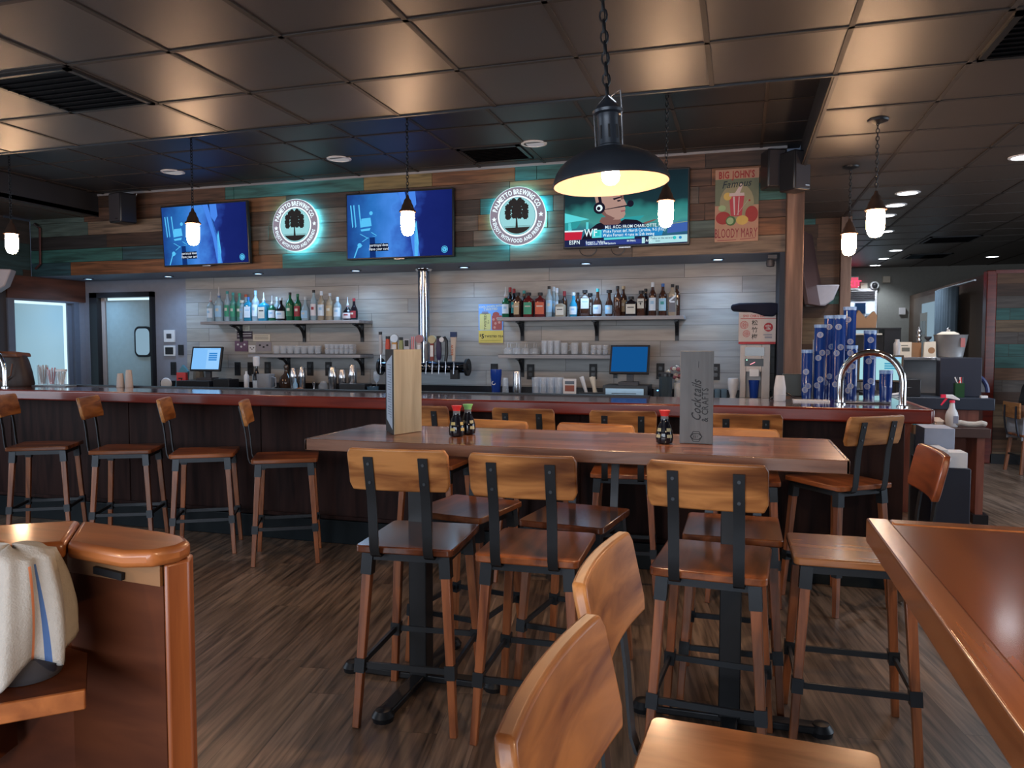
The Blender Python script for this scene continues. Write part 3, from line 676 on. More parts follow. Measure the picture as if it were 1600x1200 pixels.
# cap: straight run and a 45 degree return; rounded right end
g.prism([(-1.172, 1.112), (-.96, 1.085), (-.905, 1.07), (-.872, 1.045), (-.866, 1.01), (-.885, .972), (-.93, .955), (-1.06, .975)][::-1], 1.095, 1.124)
g.build('cap_rail', W_honey, b, .010, seg=3)
g = MB(); g.prism([(-1.174, 1.112), (-1.062, .975), (-1.50, .66), (-1.64, .80)], 1.095, 1.124); g.build('cap_rail', W_honey, b, .010, seg=3)
MB().prism([(-.925, 1.07), (-.884, 1.064), (-.866, 1.032), (-.881, .996), (-.889, .998), (-.90, 1.05)], 0, 1.095).build('end_post', W_honeyv, b, .005)
g = MB(); g.prism([(-1.15, 1.075), (-.90, 1.05), (-.889, .998), (-1.105, 1.02)], 0, 1.06); g.prism([(-1.15, 1.075), (-1.105, 1.02), (-1.55, .70), (-1.6, .74)], 0, 1.06)
g.build('panel', W_booth, b)
g = MB(); g.prism([(-1.15, 1.07), (-.90, 1.045), (-.889, .991), (-1.10, 1.012)], 1.06, 1.095); g.prism([(-1.15, 1.07), (-1.10, 1.012), (-1.54, .695), (-1.6, .74)], 1.06, 1.095)
g.build('top_strip', wood('booth strip', (.16, .075, .03), (.26, .13, .06), (3, 20, 20), .4, False), b)
MB().bar((-1.030, 1.0005, 1.073), (-.965, .9935, 1.069), .006, .012, up=(0, 0, 1)).build('black_plate', M_ink, b)
g = MB(); g.prism([(-.939, .889), (-1.05, 1.0), (-1.12, 1.015), (-1.53, .69), (-1.42, .45)], .905, .9285); g.build('ledge', W_booth, b)
MB().prism([(-.937, .886), (-.942, .893), (-1.424, .454), (-1.419, .447)], .900, .930).build('ledge_edge', W_honey, b, .002)
g = MB(); g.prism([(-1.09, .735), (-1.15, .95), (-1.5, .69), (-1.4, .45)], .78, .86); g.build('ledge_support', W_booth, b)
# steel pitcher under the towel
pt = thing('pitcher', 'grey metal pitcher on the booth ledge under the striped towel', 'pitcher', (-1.07, .905, .93))
MB().lathe([(0, 0), (.047, 0), (.052, .01), (.050, .06), (.043, .15), (.040, .165), (.037, .165)], 24).build('body', simple('grey metal', (.16, .17, .2), .35, .7), pt)
g = MB(); g.tube([(-.045, 0, .14), (-.075, 0, .13), (-.08, 0, .08), (-.05, 0, .04)], .006, 8); g.build('handle', simple('grey metal', (.16, .17, .2), .35, .7), pt)
# towel: draped folds around the pitcher
tw = MB(); nu, nv = 72, 26; grid = []
random.seed(3)
kind = []
for i in range(nu+1):
    th = R(-195 + 300*i/nu)   # around, camera side near -60
    col = []
    for j in range(nv+1):
        t_ = j/nv
        if t_ < .30: r_ = .004 + .052*(t_/.30)**.8; z = .212 - .012*(t_/.30)**2 + .003*math.sin(th*5)
        else:
            s_ = (t_-.30)/.70; flare = .010*s_ + .012*math.sin(s_*2.6)
            hem = .150 + .030*math.sin(th*1.0+2.6) + .012*math.sin(th*3.1)
            r_ = .056 + flare + (.003+.009*s_)*math.sin(th*7 + 1.5*s_) + .004*math.sin(th*13+2*s_)
            z = .200 - hem*s_ - .01*math.sin(th*4)*s_
        col.append(tw.P((r_*1.12*math.cos(th), r_*.95*math.sin(th), z)))
    grid.append(col)
for i in range(nu):
    a = -195 + 300*i/nu
    for j in range(nv):
        k = 0
        if j > 8 and -14 < a < -8: k = 1
        if j > 8 and -26 < a < -21: k = 2
        tw.face((grid[i][j], grid[i+1][j], grid[i+1][j+1], grid[i][j+1]), k)
tag(tw.build('towel', [M_towel, simple('towel blue stripe', (.06, .12, .28), .95), simple('towel orange stripe', (.65, .22, .10), .95)], None, loc=(-1.085, .895, .925), solid=.004, smooth=80),
    'white terry towel with orange and blue stripes draped over the pitcher on the booth ledge', 'towel')

# ================================================================ HANGING LAMPS
def chain(g, x, y, z0, z1, L=.03, r=.0028, wd=.009):
    n = int((z1-z0)/(L*.74)); st = (z1-z0)/n
    for i in range(n):
        zc = z0 + st*(i+.5); pts = []
        for q in range(10):
            a = 2*math.pi*q/10; u_ = wd*math.cos(a); w_ = (L/2)*math.sin(a)
            pts.append((x+u_, y, zc+w_) if i % 2 else (x, y+u_, zc+w_))
        g.tube(pts, r, 5, closed=True)
def jar_lamp(x, y, zt, label, zc, s=1.0, strength=105, group='jar pendants over the bar'):
    """zt = z of the glass top"""
    t = thing('jar_pendant_lamp', label, 'pendant lamp', (x, y, zt), 0, group)
    g = MB().lathe([(.056*s, 0), (.060*s, .004), (.058*s, .010), (.046*s, .022), (.040*s, .045), (.030*s, .065), (.024*s, .085), (.014*s, .097), (.008, .12), (0, .122)], 20)
    g.build('metal_cap', simple('bronze cap', (.10, .06, .045), .4, .6), t)
    MB().lathe([(.044*s, .0), (.047*s, -.02), (.048*s, -.07), (.047*s, -.11), (.040*s, -.14), (.028*s, -.157), (0, -.166)], 22).build('glass_jar', glow('lamp jar glow', (1.0, .60, .34), strength), t)
    g = MB()
    if zc - zt < .75: chain(g, 0, 0, .12, zc-zt-.01)
    else: g.cyl((0, 0, .12), (0, 0, zc-zt), .0028, n=6); chain(g, 0, 0, .12, .3)
    g.build('chain', M_black, t)
    MB().lathe([(0, zc-zt-.028), (.02, zc-zt-.026), (.058, zc-zt-.012), (.062, zc-zt-.001)], 20).build('ceiling_canopy', M_black, t)
jar_lamp(-5.89, 4.97, 2.375, 'glowing jar pendant lamp over the bar at the left picture edge', ZR)
jar_lamp(-4.05, 4.95, 2.375, 'glowing jar pendant lamp hanging in front of the left screen', ZR)
jar_lamp(-2.25, 4.95, 2.375, 'glowing jar pendant lamp hanging in front of the middle screen', ZR)
jar_lamp(-.465, 4.95, 2.355, 'glowing jar pendant lamp hanging in front of the right screen', ZR)
jar_lamp(.785, 5.156, 2.27, 'larger glowing jar pendant lamp right of the post, the nearer of the pair', ZC, 1.1)
jar_lamp(.795, 6.43, 2.30, 'glowing jar pendant lamp right of the post, the farther and lower of the pair', ZC, 1.1)

def dome(x, y, z, label, tilt=0.0, power=170, sp=22):
    t = thing('dome_pendant_lamp', label, 'pendant lamp', (x, y, z), 0, 'dome pendants over the tables')
    inner = []; outer = []
    for a in range(0, 91, 9):
        outer.append((.222*math.cos(R(a))*1.0, .135*math.sin(R(a))))
    outer = [p for p in outer if p[0] > .04]
    g = MB(); prof = [(.222, -.006), (.226, -.003), (.226, .003)] + outer[1:] + [(.048, .136)]
    n = 40
    def surf(g, prof):
        rings = [[g.P((r_*math.cos(2*math.pi*j/n), r_*math.sin(2*math.pi*j/n), z_)) for j in range(n)] for r_, z_ in prof]
        for a_, b_ in zip(rings, rings[1:]):
            for j in range(n): g.face((a_[j], a_[(j+1) % n], b_[(j+1) % n], b_[j]))
    surf(g, prof); sh = g.build('lamp_shade', simple('slate enamel', (.035, .042, .055), .35, .3), t)
    g = MB(); surf(g, [(r_*.985, z_*.97-.003) for r_, z_ in prof[3:]]); 
    g2 = MB(); surf(g2, [(.222, -.0055)] + [(r_*.982, z_*.965-.003) for r_, z_ in prof[3:]]); g2.build('inner_reflector', simple('pink white enamel', (.46, .25, .19), .6), t)
    MB().lathe([(.05, .132), (.05, .14), (.044, .145), (.042, .24), (.043, .243), (.043, .262), (.058, .266), (.060, .276), (.050, .284), (.038, .30), (.014, .316), (.006, .335), (0, .336)], 24).build('neck', simple('slate enamel', (.035, .042, .055), .35, .3), t)
    g = MB()
    for k in range(8):
        a = 2*math.pi*k/8+.2; c_, s_ = math.cos(a), math.sin(a)
        g.cyl((c_*.0425, s_*.0425, .165), (c_*.0425, s_*.0425, .215), .0045, n=6)
    g.build('vent_slot', M_ink, t)
    g = MB(); 
    for sx in (-1, 1): g.tube([(sx*.052, 0, .135), (sx*.054, 0, .27), (sx*.03, 0, .31), (0, 0, .34)], .0035, 6)
    g.tube([(.055, 0, .26), (.052, 0, .35), (.0, 0, .325)], .003, 6); g.build('bail_wire', M_steel, t)
    g = MB(); chain(g, 0, 0, .335, ZC-z-.004, .05, .0045, .014); g.tube([(.004, 0, .33), (.006, .004, (ZC-z)*.5), (.004, 0, ZC-z)], .0025, 6); g.build('chain', M_black, t)
    MB().lathe([(0, .035), (.02, .03), (.033, .01), (.036, -.008), (.030, -.028), (.016, -.040), (0, -.043)], 20, (0, 0, .035)).build('bulb', glow('dome bulb glow %d' % power, (1.0, .72, .46), power), t)
    light('lamp_light', 'SPOT', (0, 0, -.012), sp, (1.0, .70, .42), t, (0, 0, 0), .035, 165, .35)
    t.rotation_euler = (0, R(tilt), 0)
    return t
dome(-.49, 2.97, 2.075, 'large slate blue dome pendant lamp on a chain over the high table', -3.0)
dome(-2.3, -.9, 2.075, 'added unseen slate dome lamp over the booths behind the viewer', 0, 110, 30)  # out-of-view lamp added to light the foreground
dome(1.0, .3, 2.2, 'added unseen slate dome lamp over the near right table', 0, 170, 55)  # out-of-view lamp added to warm the nearest stool backs
dome(-3.4, 2.1, 2.45, 'slate dome pendant lamp over the left aisle') if False else None

# ================================================================ SCREENS
def tv_shell(label, x0, x1, z0, z1, y=6.52):
    t = thing('television', label, 'television', ((x0+x1)/2, y, (z0+z1)/2), 0, 'televisions over the bar')
    hx, hz = (x1-x0)/2, (z1-z0)/2
    MB().box(-hx, hx, 0, .035, -hz, hz).build('casing', M_blkpl, t, .004)
    MB().box(-.2, .2, .035, .082, -.15, .15).build('wall_mount', M_black, t)
    MB().box(-.05, .05, .005, .03, -hz-.008, -hz).build('sensor_bar', M_steel, t)
    return t, hx-.014, hz-.014
def blue_film(t, hx, hz):
    m, nt, b = nodes_of('blue film picture'); nt.nodes.remove(b)
    tc = nt.nodes.new('ShaderNodeTexCoord'); s_ = nt.nodes.new('ShaderNodeSeparateXYZ'); nt.links.new(tc.outputs['Object'], s_.inputs[0])
    n = nt.nodes.new('ShaderNodeTexNoise'); n.inputs['Scale'].default_value = 6; n.inputs['Detail'].default_value = 4; nt.links.new(tc.outputs['Object'], n.inputs[0])
    u = math_n(nt, 'ADD', math_n(nt, 'MULTIPLY', s_.outputs[0], .5/hx), .5)
    u = math_n(nt, 'ADD', u, math_n(nt, 'MULTIPLY', math_n(nt, 'SUBTRACT', n.outputs[0], .5), .35))
    r = ramp(nt, [(0.0, (.010, .045, .20)), (.25, (.02, .13, .42)), (.45, (.05, .20, .62)), (.60, (.02, .06, .32)), (.72, (.008, .015, .12)), (1, (.006, .012, .10))])
    nt.links.new(u, r.inputs[0]); e = nt.nodes.new('ShaderNodeEmission'); e.inputs[1].default_value = 1.25 * 2 ** -EXPO; nt.links.new(r.outputs[0], e.inputs[0])
    nt.links.new(e.outputs[0], nt.nodes['Material Output'].inputs[0])
    g = MB(); g.keep = True
    g.flat([(-hx, -hz), (hx, -hz), (hx, hz), (-hx, hz)], -.002, 0)
    def q(pts, k, y=-.003): g.flat([(-hx+2*hx*a, hz-2*hz*b_) for a, b_ in pts], y, k)
    q([(.50,0),(.56,0),(.66,.55),(.70,1),(.64,1),(.60,.55)], 1); q([(.58,0),(.66,0),(.67,.2),(.63,.3),(.59,.2)], 1, -.0035)
    q([(.65,.55),(.67,.45),(.69,.8),(.68,1),(.65,1)], 2); q([(.56,0),(.58,0),(.65,.5),(.66,.7),(.62,.45)], 3)
    q([(.14,.38),(.23,.37),(.24,.50),(.13,.52)], 2); q([(.13,.55),(.23,.53),(.22,.57),(.14,.58)], 2); g.disc(-hx+2*hx*.235, hz-2*hz*.30, .018, y=-.003, k=2)
    for x_ in (.03, .06, .11): q([(x_,.16),(x_+.012,.16),(x_+.03,.5),(x_+.02,.52)], 2)
    for a, b_ in (((.12,.62),(.20,.68)), ((.20,.68),(.14,.73)), ((.23,.60),(.28,.64)), ((.24,.66),(.28,.66)), ((.10,.82),(.06,.98)), ((.14,.80),(.10,.83))):
        q([a, (a[0]+.012, a[1]), (b_[0]+.012, b_[1]+.015), (b_[0], b_[1]+.015)], 2)
    q([(.22,.68),(.27,.68),(.28,1),(.22,1)], 3, -.0032); g.disc(-hx+2*hx*.12, hz-2*hz*.80, .022, y=-.0034, k=2)
    q([(.22,.78),(.40,.78),(.40,.90),(.22,.90)], 4, -.0036)
    g.text('portrayal does', -hx+2*hx*.31, hz-2*hz*.825, .036, -.004, 5, sx=.8, bold=.01); g.text('Have your card', -hx+2*hx*.31, hz-2*hz*.885, .036, -.004, 5, sx=.8, bold=.01)
    g.disc(-hx+2*hx*.93, hz-2*hz*.91, .032, y=-.003, k=2); g.ring2(-hx+2*hx*.93, hz-2*hz*.91, .022, .027, -.0035, 20, 4); g.text('V', -hx+2*hx*.93, hz-2*hz*.93, .035, -.0035, 4)
    g.build('screen', [m, glow('film pale blue', (.06, .22, .75), 1.1), glow('film bright cyan', (.10, .55, .95), 1.0), glow('film deep blue', (.006, .03, .16), 1), glow('film black', (.004, .006, .02), 1), glow('film caption', (.75, .85, 1), 1.1)], t, smooth=0)
t, hx, hz = tv_shell('wall television showing a blue film scene, leftmost over the bar', -5.74, -4.66, 2.25, 2.865); blue_film(t, hx, hz); t.rotation_euler = (R(3), 0, R(-3))
t, hx, hz = tv_shell('wall television showing a blue film scene, between the two round signs', -3.60, -2.51, 2.25, 2.87); blue_film(t, hx, hz)
t, hx, hz = tv_shell('wall television with a sports broadcast behind the dome lamp', -1.49, -.42, 2.28, 2.915)
m, nt, b = nodes_of('stadium blur'); nt.nodes.remove(b); tc = nt.nodes.new('ShaderNodeTexCoord'); s_ = nt.nodes.new('ShaderNodeSeparateXYZ'); nt.links.new(tc.outputs['Object'], s_.inputs[0])
n = nt.nodes.new('ShaderNodeTexNoise'); n.inputs['Scale'].default_value = 5; nt.links.new(tc.outputs['Object'], n.inputs[0])
u = math_n(nt, 'ADD', math_n(nt, 'MULTIPLY', s_.outputs[2], .5/hz), .5); u = math_n(nt, 'ADD', u, math_n(nt, 'MULTIPLY', math_n(nt, 'SUBTRACT', n.outputs[0], .5), .3))
r = ramp(nt, [(0, (.02, .05, .16)), (.2, (.03, .16, .22)), (.32, (.06, .30, .28)), (.5, (.03, .20, .19)), (.62, (.012, .035, .045)), (1, (.008, .016, .022))])
nt.links.new(u, r.inputs[0]); e = nt.nodes.new('ShaderNodeEmission'); e.inputs[1].default_value = 2 ** -EXPO; nt.links.new(r.outputs[0], e.inputs[0]); nt.links.new(e.outputs[0], nt.nodes['Material Output'].inputs[0])
g = MB(); g.keep = True
g.flat([(-hx, -hz), (hx, -hz), (hx, hz), (-hx, hz)], -.002, 0)
def q(pts, k, y=-.003): g.flat([(-hx+2*hx*a, hz-2*hz*b_) for a, b_ in pts], y, k)
q([(0,.52),(.21,.62),(.0,.66)], 1); q([(0,.66),(.14,.64),(.10,.74),(0,.77)], 2); q([(.03,.66),(.05,.66),(.06,.78),(.03,.78)], 1); q([(.18,.66),(.2,.66),(.2,.76),(.18,.76)], 1)
q([(0,.79),(.15,.79),(.14,.90),(0,.905)], 3); q([(0,.77),(.16,.77),(.15,.79),(0,.79)], 4)
q([(.85,.72),(1,.70),(1,.84),(.84,.86)], 5); q([(.85,.73),(1,.705),(1,.715),(.85,.74)], 6)
q([(.44,.62),(.66,.60),(.62,.66),(.46,.68)], 2)
# shirt, neck, head
q([(.12,.96),(.18,.80),(.27,.69),(.33,.66),(.40,.72),(.50,.64),(.60,.66),(.66,.72),(.70,.80),(.72,.96)], 7, -.0032)
q([(.31,.60),(.46,.60),(.47,.68),(.42,.74),(.35,.73),(.29,.66)], 8, -.0034)
head = [(.25,.30),(.28,.22),(.33,.17),(.39,.16),(.45,.20),(.485,.28),(.49,.36),(.515,.44),(.50,.465),(.505,.50),(.50,.53),(.505,.57),(.49,.62),(.45,.645),(.40,.64),(.35,.61),(.31,.55),(.27,.46)]
q(head, 9, -.0036); q([(.27,.46),(.31,.45),(.35,.56),(.42,.62),(.40,.64),(.35,.61),(.31,.55)], 8, -.0038); q([(.46,.30),(.485,.29),(.49,.36),(.47,.37)], 8, -.0038)
q([(.40,.345),(.475,.32),(.478,.335),(.41,.37)], 7, -.004); q([(.435,.375),(.465,.37),(.465,.39),(.44,.395)], 7, -.004); q([(.465,.52),(.503,.515),(.503,.53),(.47,.54)], 10, -.004)
q([(.27,.25),(.295,.24),(.315,.42),(.29,.42)], 7, -.004); g.disc(-hx+2*hx*.29, hz-2*hz*.47, .050, y=-.0042, k=7); g.disc(-hx+2*hx*.29, hz-2*hz*.47, .028, y=-.0044, k=4); g.disc(-hx+2*hx*.285, hz-2*hz*.475, .016, y=-.0046, k=7)
q([(.33,.50),(.34,.49),(.54,.44),(.54,.46)], 7, -.0039); g.disc(-hx+2*hx*.545, hz-2*hz*.43, .028, y=-.004, k=7)
q([(.65,.70),(.74,.66),(.76,.665),(.66,.73)], 8)
# graphics
q([(.33,.71),(.66,.71),(.66,.77),(.33,.77)], 11, -.0048); q([(.31,.77),(.82,.77),(.80,.885),(.31,.885)], 12, -.0048); q([(.23,.775),(.31,.775),(.31,.885),(.23,.885)], 1, -.005); q([(.245,.79),(.295,.79),(.295,.86),(.255,.86)], 13, -.0052)
q([(.33,.89),(.58,.885),(.58,.915),(.33,.92)], 1, -.005)
q([(0,.905),(1,.895),(1,1),(0,1)], 11, -.0047); q([(.695,.895),(1,.885),(1,.985),(.695,.995)], 14, -.005); q([(.175,.93),(.64,.925),(.64,.985),(.175,.99)], 15, -.0049); q([(.64,.905),(.665,.905),(.665,.985),(.64,.985)], 14, -.005)
def tx(s, u_, v_, size, k, al='l', sx=.85): g.text(s, -hx+2*hx*u_, hz-2*hz*v_, size, -.0056, k, align=al, sx=sx, bold=.012)
tx('MLL ACC: FROM CHARLOTTE, NC', .34, .762, .036, 4); tx('Wake Forest def. North Carolina, 9-5 (F/12)', .32, .82, .036, 4, sx=.74); tx('Wake Forest: 4 runs in 12th inning', .32, .875, .036, 4, sx=.8)
tx('WF', .165, .86, .09, 4, sx=.8); tx('ESPN', .04, .965, .048, 4); tx('Rangers - Indians', .18, .955, .026, 4); tx('Tomorrow: 3:30 PM Eastern', .18, .982, .024, 4); tx('IN FINAL', .52, .955, .022, 4)
tx('ACC', .67, .965, .03, 4); tx('Today on the network', .71, .935, .022, 11); tx('noon', .75, .97, .02, 11); g.disc(-hx+2*hx*.90, hz-2*hz*.925, .014, y=-.0056, k=13); g.disc(-hx+2*hx*.945, hz-2*hz*.925, .012, y=-.0056, k=12)
g.build('screen', [m, glow('tv1', (.10, .62, .66), 1.1), glow('tv2', (.03, .32, .34), 1), glow('tv3', (.55, .02, .05), 1), glow('tv4', (.75, .9, .95), 1.1), glow('tv5', (.05, .12, .40), 1), glow('tv6', (.3, .45, .1), 1),
        glow('tv7', (.012, .010, .022), 1), glow('tv8', (.20, .10, .09), 1), glow('tv9', (.42, .26, .22), 1), glow('tv10', (.30, .10, .12), 1), glow('tv11', (.015, .02, .07), 1), glow('tv12', (.02, .22, .50), 1.1), glow('tv13', (.03, .55, .55), 1), glow('tv14', (.45, .75, .80), 1), glow('tv15', (.03, .05, .25), 1)], t, smooth=0)
for k, (cx, rx) in enumerate(((-.32, .075), (-.06, .06))):
    MB().tube([(cx + rx*math.cos(R(a)), .02, -hz-.02 + .06*math.sin(R(a))) for a in range(180, 361, 15)], .004, 6).build('cable_loop', M_blkpl, t)

# ================================================================ ROUND LIT SIGNS
def round_sign(label, cx, cz, r):
    t = thing('brewery_sign', label, 'lit sign', (cx, 6.53, cz), 0, 'round backlit brewery signs')
    g = MB(); g.keep = True
    W, GR, FC, BK, LN = 0, 1, 2, 3, 4
    g.disc(0, 0, r, y=0, n=56, k=0)
    g.ring2(0, 0, r*.70, r*.985, -.002, 56, 1)
    g.ring2(0, 0, r*.965, r*.98, -.0025, 56, 4) if False else None
    g.disc(0, 0, r*.645, y=-.003, n=48, k=4); g.disc(0, 0, r*.63, y=-.0035, n=48, k=2)
    g.arc_text('PALMETTO BREWING CO.', 0, 0, r*.835, r*.235, 93, -.004, 0, .03, sx=.72, sp=.08)
    g.arc_text('ENJOY WITH FOOD AND FRIENDS', 0, 0, r*.835, r*.185, 270, -.004, 0, .02, inside=True, sx=.72, sp=.10)
    for a in (186, 2):
        px, pz = r*.84*math.cos(R(a)), r*.84*math.sin(R(a))
        g.flat([(px + (r*.095 if i % 2 == 0 else r*.04)*math.cos(R(90+36*i)), pz + (r*.095 if i % 2 == 0 else r*.04)*math.sin(R(90+36*i))) for i in range(10)], -.004, 0)
    # tree: tufts and trunk, ground
    rng = random.Random(5)
    for a, d_, s_ in [(90,.28,.16),(60,.36,.13),(120,.36,.13),(30,.34,.14),(150,.34,.14),(0,.30,.14),(180,.32,.13),(-25,.34,.12),(205,.34,.12),(90,.08,.22),(75,.43,.09),(105,.42,.09),(-50,.16,.12),(230,.14,.12)]:
        px, pz = r*d_*math.cos(R(a)) - r*.02, r*(d_*math.sin(R(a)) + .13)
        g.flat([(px + r*s_*(1 if i % 2 else .82)*math.cos(R(i*22.5)), pz + r*s_*(1 if i % 2 else .82)*math.sin(R(i*22.5))) for i in range(16)], -.0045 - rng.random()*.0004, 3)
    g.flat([(-r*.07, -r*.5), (r*.03, -r*.5), (r*.0, -r*.1), (r*.03, r*.15), (-r*.07, r*.15), (-r*.05, -r*.1)], -.0047, 3)
    g.flat([(r*.60*math.cos(R(a)), r*.60*math.sin(R(a))) for a in range(220, 321, 5)], -.0046, 3)
    for z_ in (-.34, -.37): g.flat([(-r*.48, r*z_), (r*.48, r*z_), (r*.48, r*(z_+.008)), (-r*.48, r*(z_+.008))], -.0044, 3)
    g.build('sign_face', [glow('sign white', (.75, .92, 1), 1.3), glow('sign band', (.27, .23, .29), 1.0), glow('sign inner', (.33, .68, .72), 1.0), M_ink, glow('sign line', (.05, .25, .30), 1)], t, smooth=0)
    g = MB(); n = 56
    g.cyl((0, .002, 0), (0, .022, 0), r, n=n); g.build('light_box', glow('sign edge', (.55, .85, .95), 1.6), t)
    g = MB(); g.cyl((0, .024, 0), (0, .030, 0), r*.97, n=n); g.build('halo_strip', glow('sign halo', (.10, .72, .95), 28), t)
    MB().box(-.04, .04, .03, .07, -.04, .04).build('standoff', M_black, t)
round_sign('round backlit brewing company sign with a black tree, left of the middle screen', -4.157, 2.605, .252)
round_sign('round backlit brewing company sign with a black tree, right of the middle screen', -1.909, 2.585, .258)

# ================================================================ POSTERS
p = thing('bloody_mary_poster', 'painted board advertising bloody mary drinks at the right of the plank wall', 'poster', (-.045, 6.57, 2.59))
MB().box(-.172, .172, 0, .018, -.295, .295).build('board', simple('poster tan', (.42, .235, .16), .6), p)
g = MB(); g.keep = True
g.flat([(-.172, .0), (.172, .0), (.172, .215), (-.172, .215)], -.001, 0); g.disc(0, .02, .135, .16, y=-.0012, k=1)
g.text("BIG JOHN'S", 0, .222, .080, -.003, 2, bold=.03, sx=.64); g.text('Famous', 0, .148, .082, -.003, 3, rot=3, shear=.3, sx=.85, bold=.012)
g.flat([(-.06, .075), (.06, .075), (.04, -.09), (-.045, -.09)], -.002, 4); g.flat([(-.06, .075), (.06, .075), (.058, .1), (-.058, .1)], -.0022, 5); g.flat([(-.02, .09), (.02, .09), (.05, .17), (.03, .175)], -.0024, 5)
g.flat([(-.03,.07),(-.015,.07),(-.012,-.08),(-.02,-.08)], -.0024, 5); g.flat([(.015,.07),(.022,.07),(.015,-.08),(.008,-.08)], -.0024, 5)
g.disc(-.072, .075, .032, y=-.0021, k=6); g.disc(-.115, -.02, .03, .025, y=-.0021, k=7); g.disc(-.105, -.10, .060, .052, y=-.0026, k=2); g.disc(.118, -.075, .05, .065, y=-.0026, k=2)
g.disc(-.045, -.125, .040, y=-.0030, k=8); g.disc(-.05, -.125, .028, y=-.0032, k=7); g.disc(.045, -.122, .048, .038, y=-.0030, k=6); g.disc(.10, .035, .008, y=-.003, k=2)
g.bar((0, -.003, -.08), (.09, -.003, .04), .008, .002, k=5)
g.text('BLOODY MARY', 0, -.262, .108, -.003, 9, sx=.43, bold=.0); g.flat([(-.15, -.285), (.0, -.283), (.0, -.279), (-.15, -.280)], -.003, 9); g.flat([(.03, -.28), (.15, -.272), (.15, -.268), (.03, -.276)], -.003, 9)
g.build('painting', [simple('poster olive', (.13, .15, .10), .6), simple('poster wash', (.27, .25, .15), .6), simple('poster red', (.30, .03, .03), .6), simple('poster dark teal', (.015, .03, .04), .6), simple('poster drink', (.42, .05, .07), .6), simple('poster white', (.55, .45, .45), .6), simple('poster lemon', (.55, .38, .10), .6), simple('poster pale green', (.30, .42, .22), .6), simple('poster green', (.06, .14, .05), .6), simple('poster letter red', (.22, .02, .04), .6)], p, smooth=0)
p = thing('tea_poster', 'blue and yellow drinks poster with a five dollar price by the upper right shelf', 'poster', (-2.41, 7.29, 1.66))
MB().box(-.13, .13, 0, .004, -.195, .195).build('sheet', simple('poster sky blue', (.16, .36, .75), .5), p)
g = MB(); g.keep = True
g.flat([(-.13, -.195), (.13, -.195), (.13, -.07), (-.13, -.07)], -.001, 0); g.rrect(-.118, .0, -.065, .10, .012, -.0015, 1); g.flat([(-.10,.095),(-.02,.095),(-.03,.12),(-.09,.12)], -.0015, 2); g.rrect(.012, .118, -.065, .08, .01, -.0015, 3)
g.disc(.055, .09, .035, .025, y=-.0016, k=3)
for q_ in ((.03, .04), (.07, .05), (.05, .0), (.09, .01), (.04, -.04)): g.disc(q_[0], q_[1], .013, y=-.002, k=4)
g.text('TWISTED', -.05, .0, .032, -.002, 5, rot=90, bold=.02) if False else g.text('TWISTED', -.047, .015, .034, -.002, 5, rot=90, bold=.015); g.text('TEA', -.018, .015, .022, -.002, 5, rot=90)
g.text('COOL DOWN WITH', 0, .162, .027, -.002, 6, rot=3, bold=.02, sx=.9); g.text('TWISTED', 0, .132, .032, -.002, 6, rot=3, bold=.02)
g.text('$', -.108, -.13, .035, -.002, 5, bold=.02); g.text('5', -.082, -.15, .062, -.002, 5, bold=.03); g.text('TWISTED TEA', .035, -.14, .030, -.002, 5, bold=.02, sx=.95); g.flat([(-.11, -.172), (.11, -.172), (.11, -.170), (-.11, -.170)], -.002, 5)
g.build('print', [simple('poster yellow', (.62, .48, .10), .5), simple('can yellow', (.60, .56, .22), .5), simple('can shade', (.2, .2, .3), .5), simple('glass of tea', (.36, .07, .06), .5), simple('ice pink', (.55, .25, .2), .5), M_ink, simple('banner cream', (.7, .68, .45), .5)], p, smooth=0)

# ================================================================ BOTTLES
GLS = dict(clear=simple('bottle clear glass', (.62, .80, .90), .06, 0, .55, ior=1.35), clearamb=simple('bottle amber bottomed glass', (.62, .50, .36), .06, 0, .5, ior=1.35), pgreen=simple('bottle pale green glass', (.15, .45, .38), .06, 0, .5, ior=1.35),
           green=simple('bottle green glass', (.015, .13, .06), .06, 0, .2), dark=simple('bottle dark glass', (.012, .008, .010), .06), blue=simple('bottle blue glass', (.04, .38, .62), .06, 0, .45, ior=1.35),
           amber=simple('bottle amber glass', (.085, .036, .022), .06, 0, .3), redamb=simple('bottle red amber glass', (.14, .018, .018), .07, 0, .15))
LBC = dict(white=(.62,.70,.78), paleblue=(.30,.50,.68), green=(.03,.28,.16), dkgreen=(.03,.16,.08), cream=(.58,.54,.46), tan=(.45,.32,.18), dkred=(.28,.02,.03), teal=(.04,.30,.30), orange=(.55,.09,.03), redwhite=(.65,.6,.62), bluewhite=(.35,.6,.75), keylab=(.52,.50,.44), stripe=(.12,.12,.14),
           black=(.012,.012,.014), blue=(.04,.14,.42), steel=(.5,.52,.55))
def lbm(k): return simple('label ' + k, LBC[k], .5)
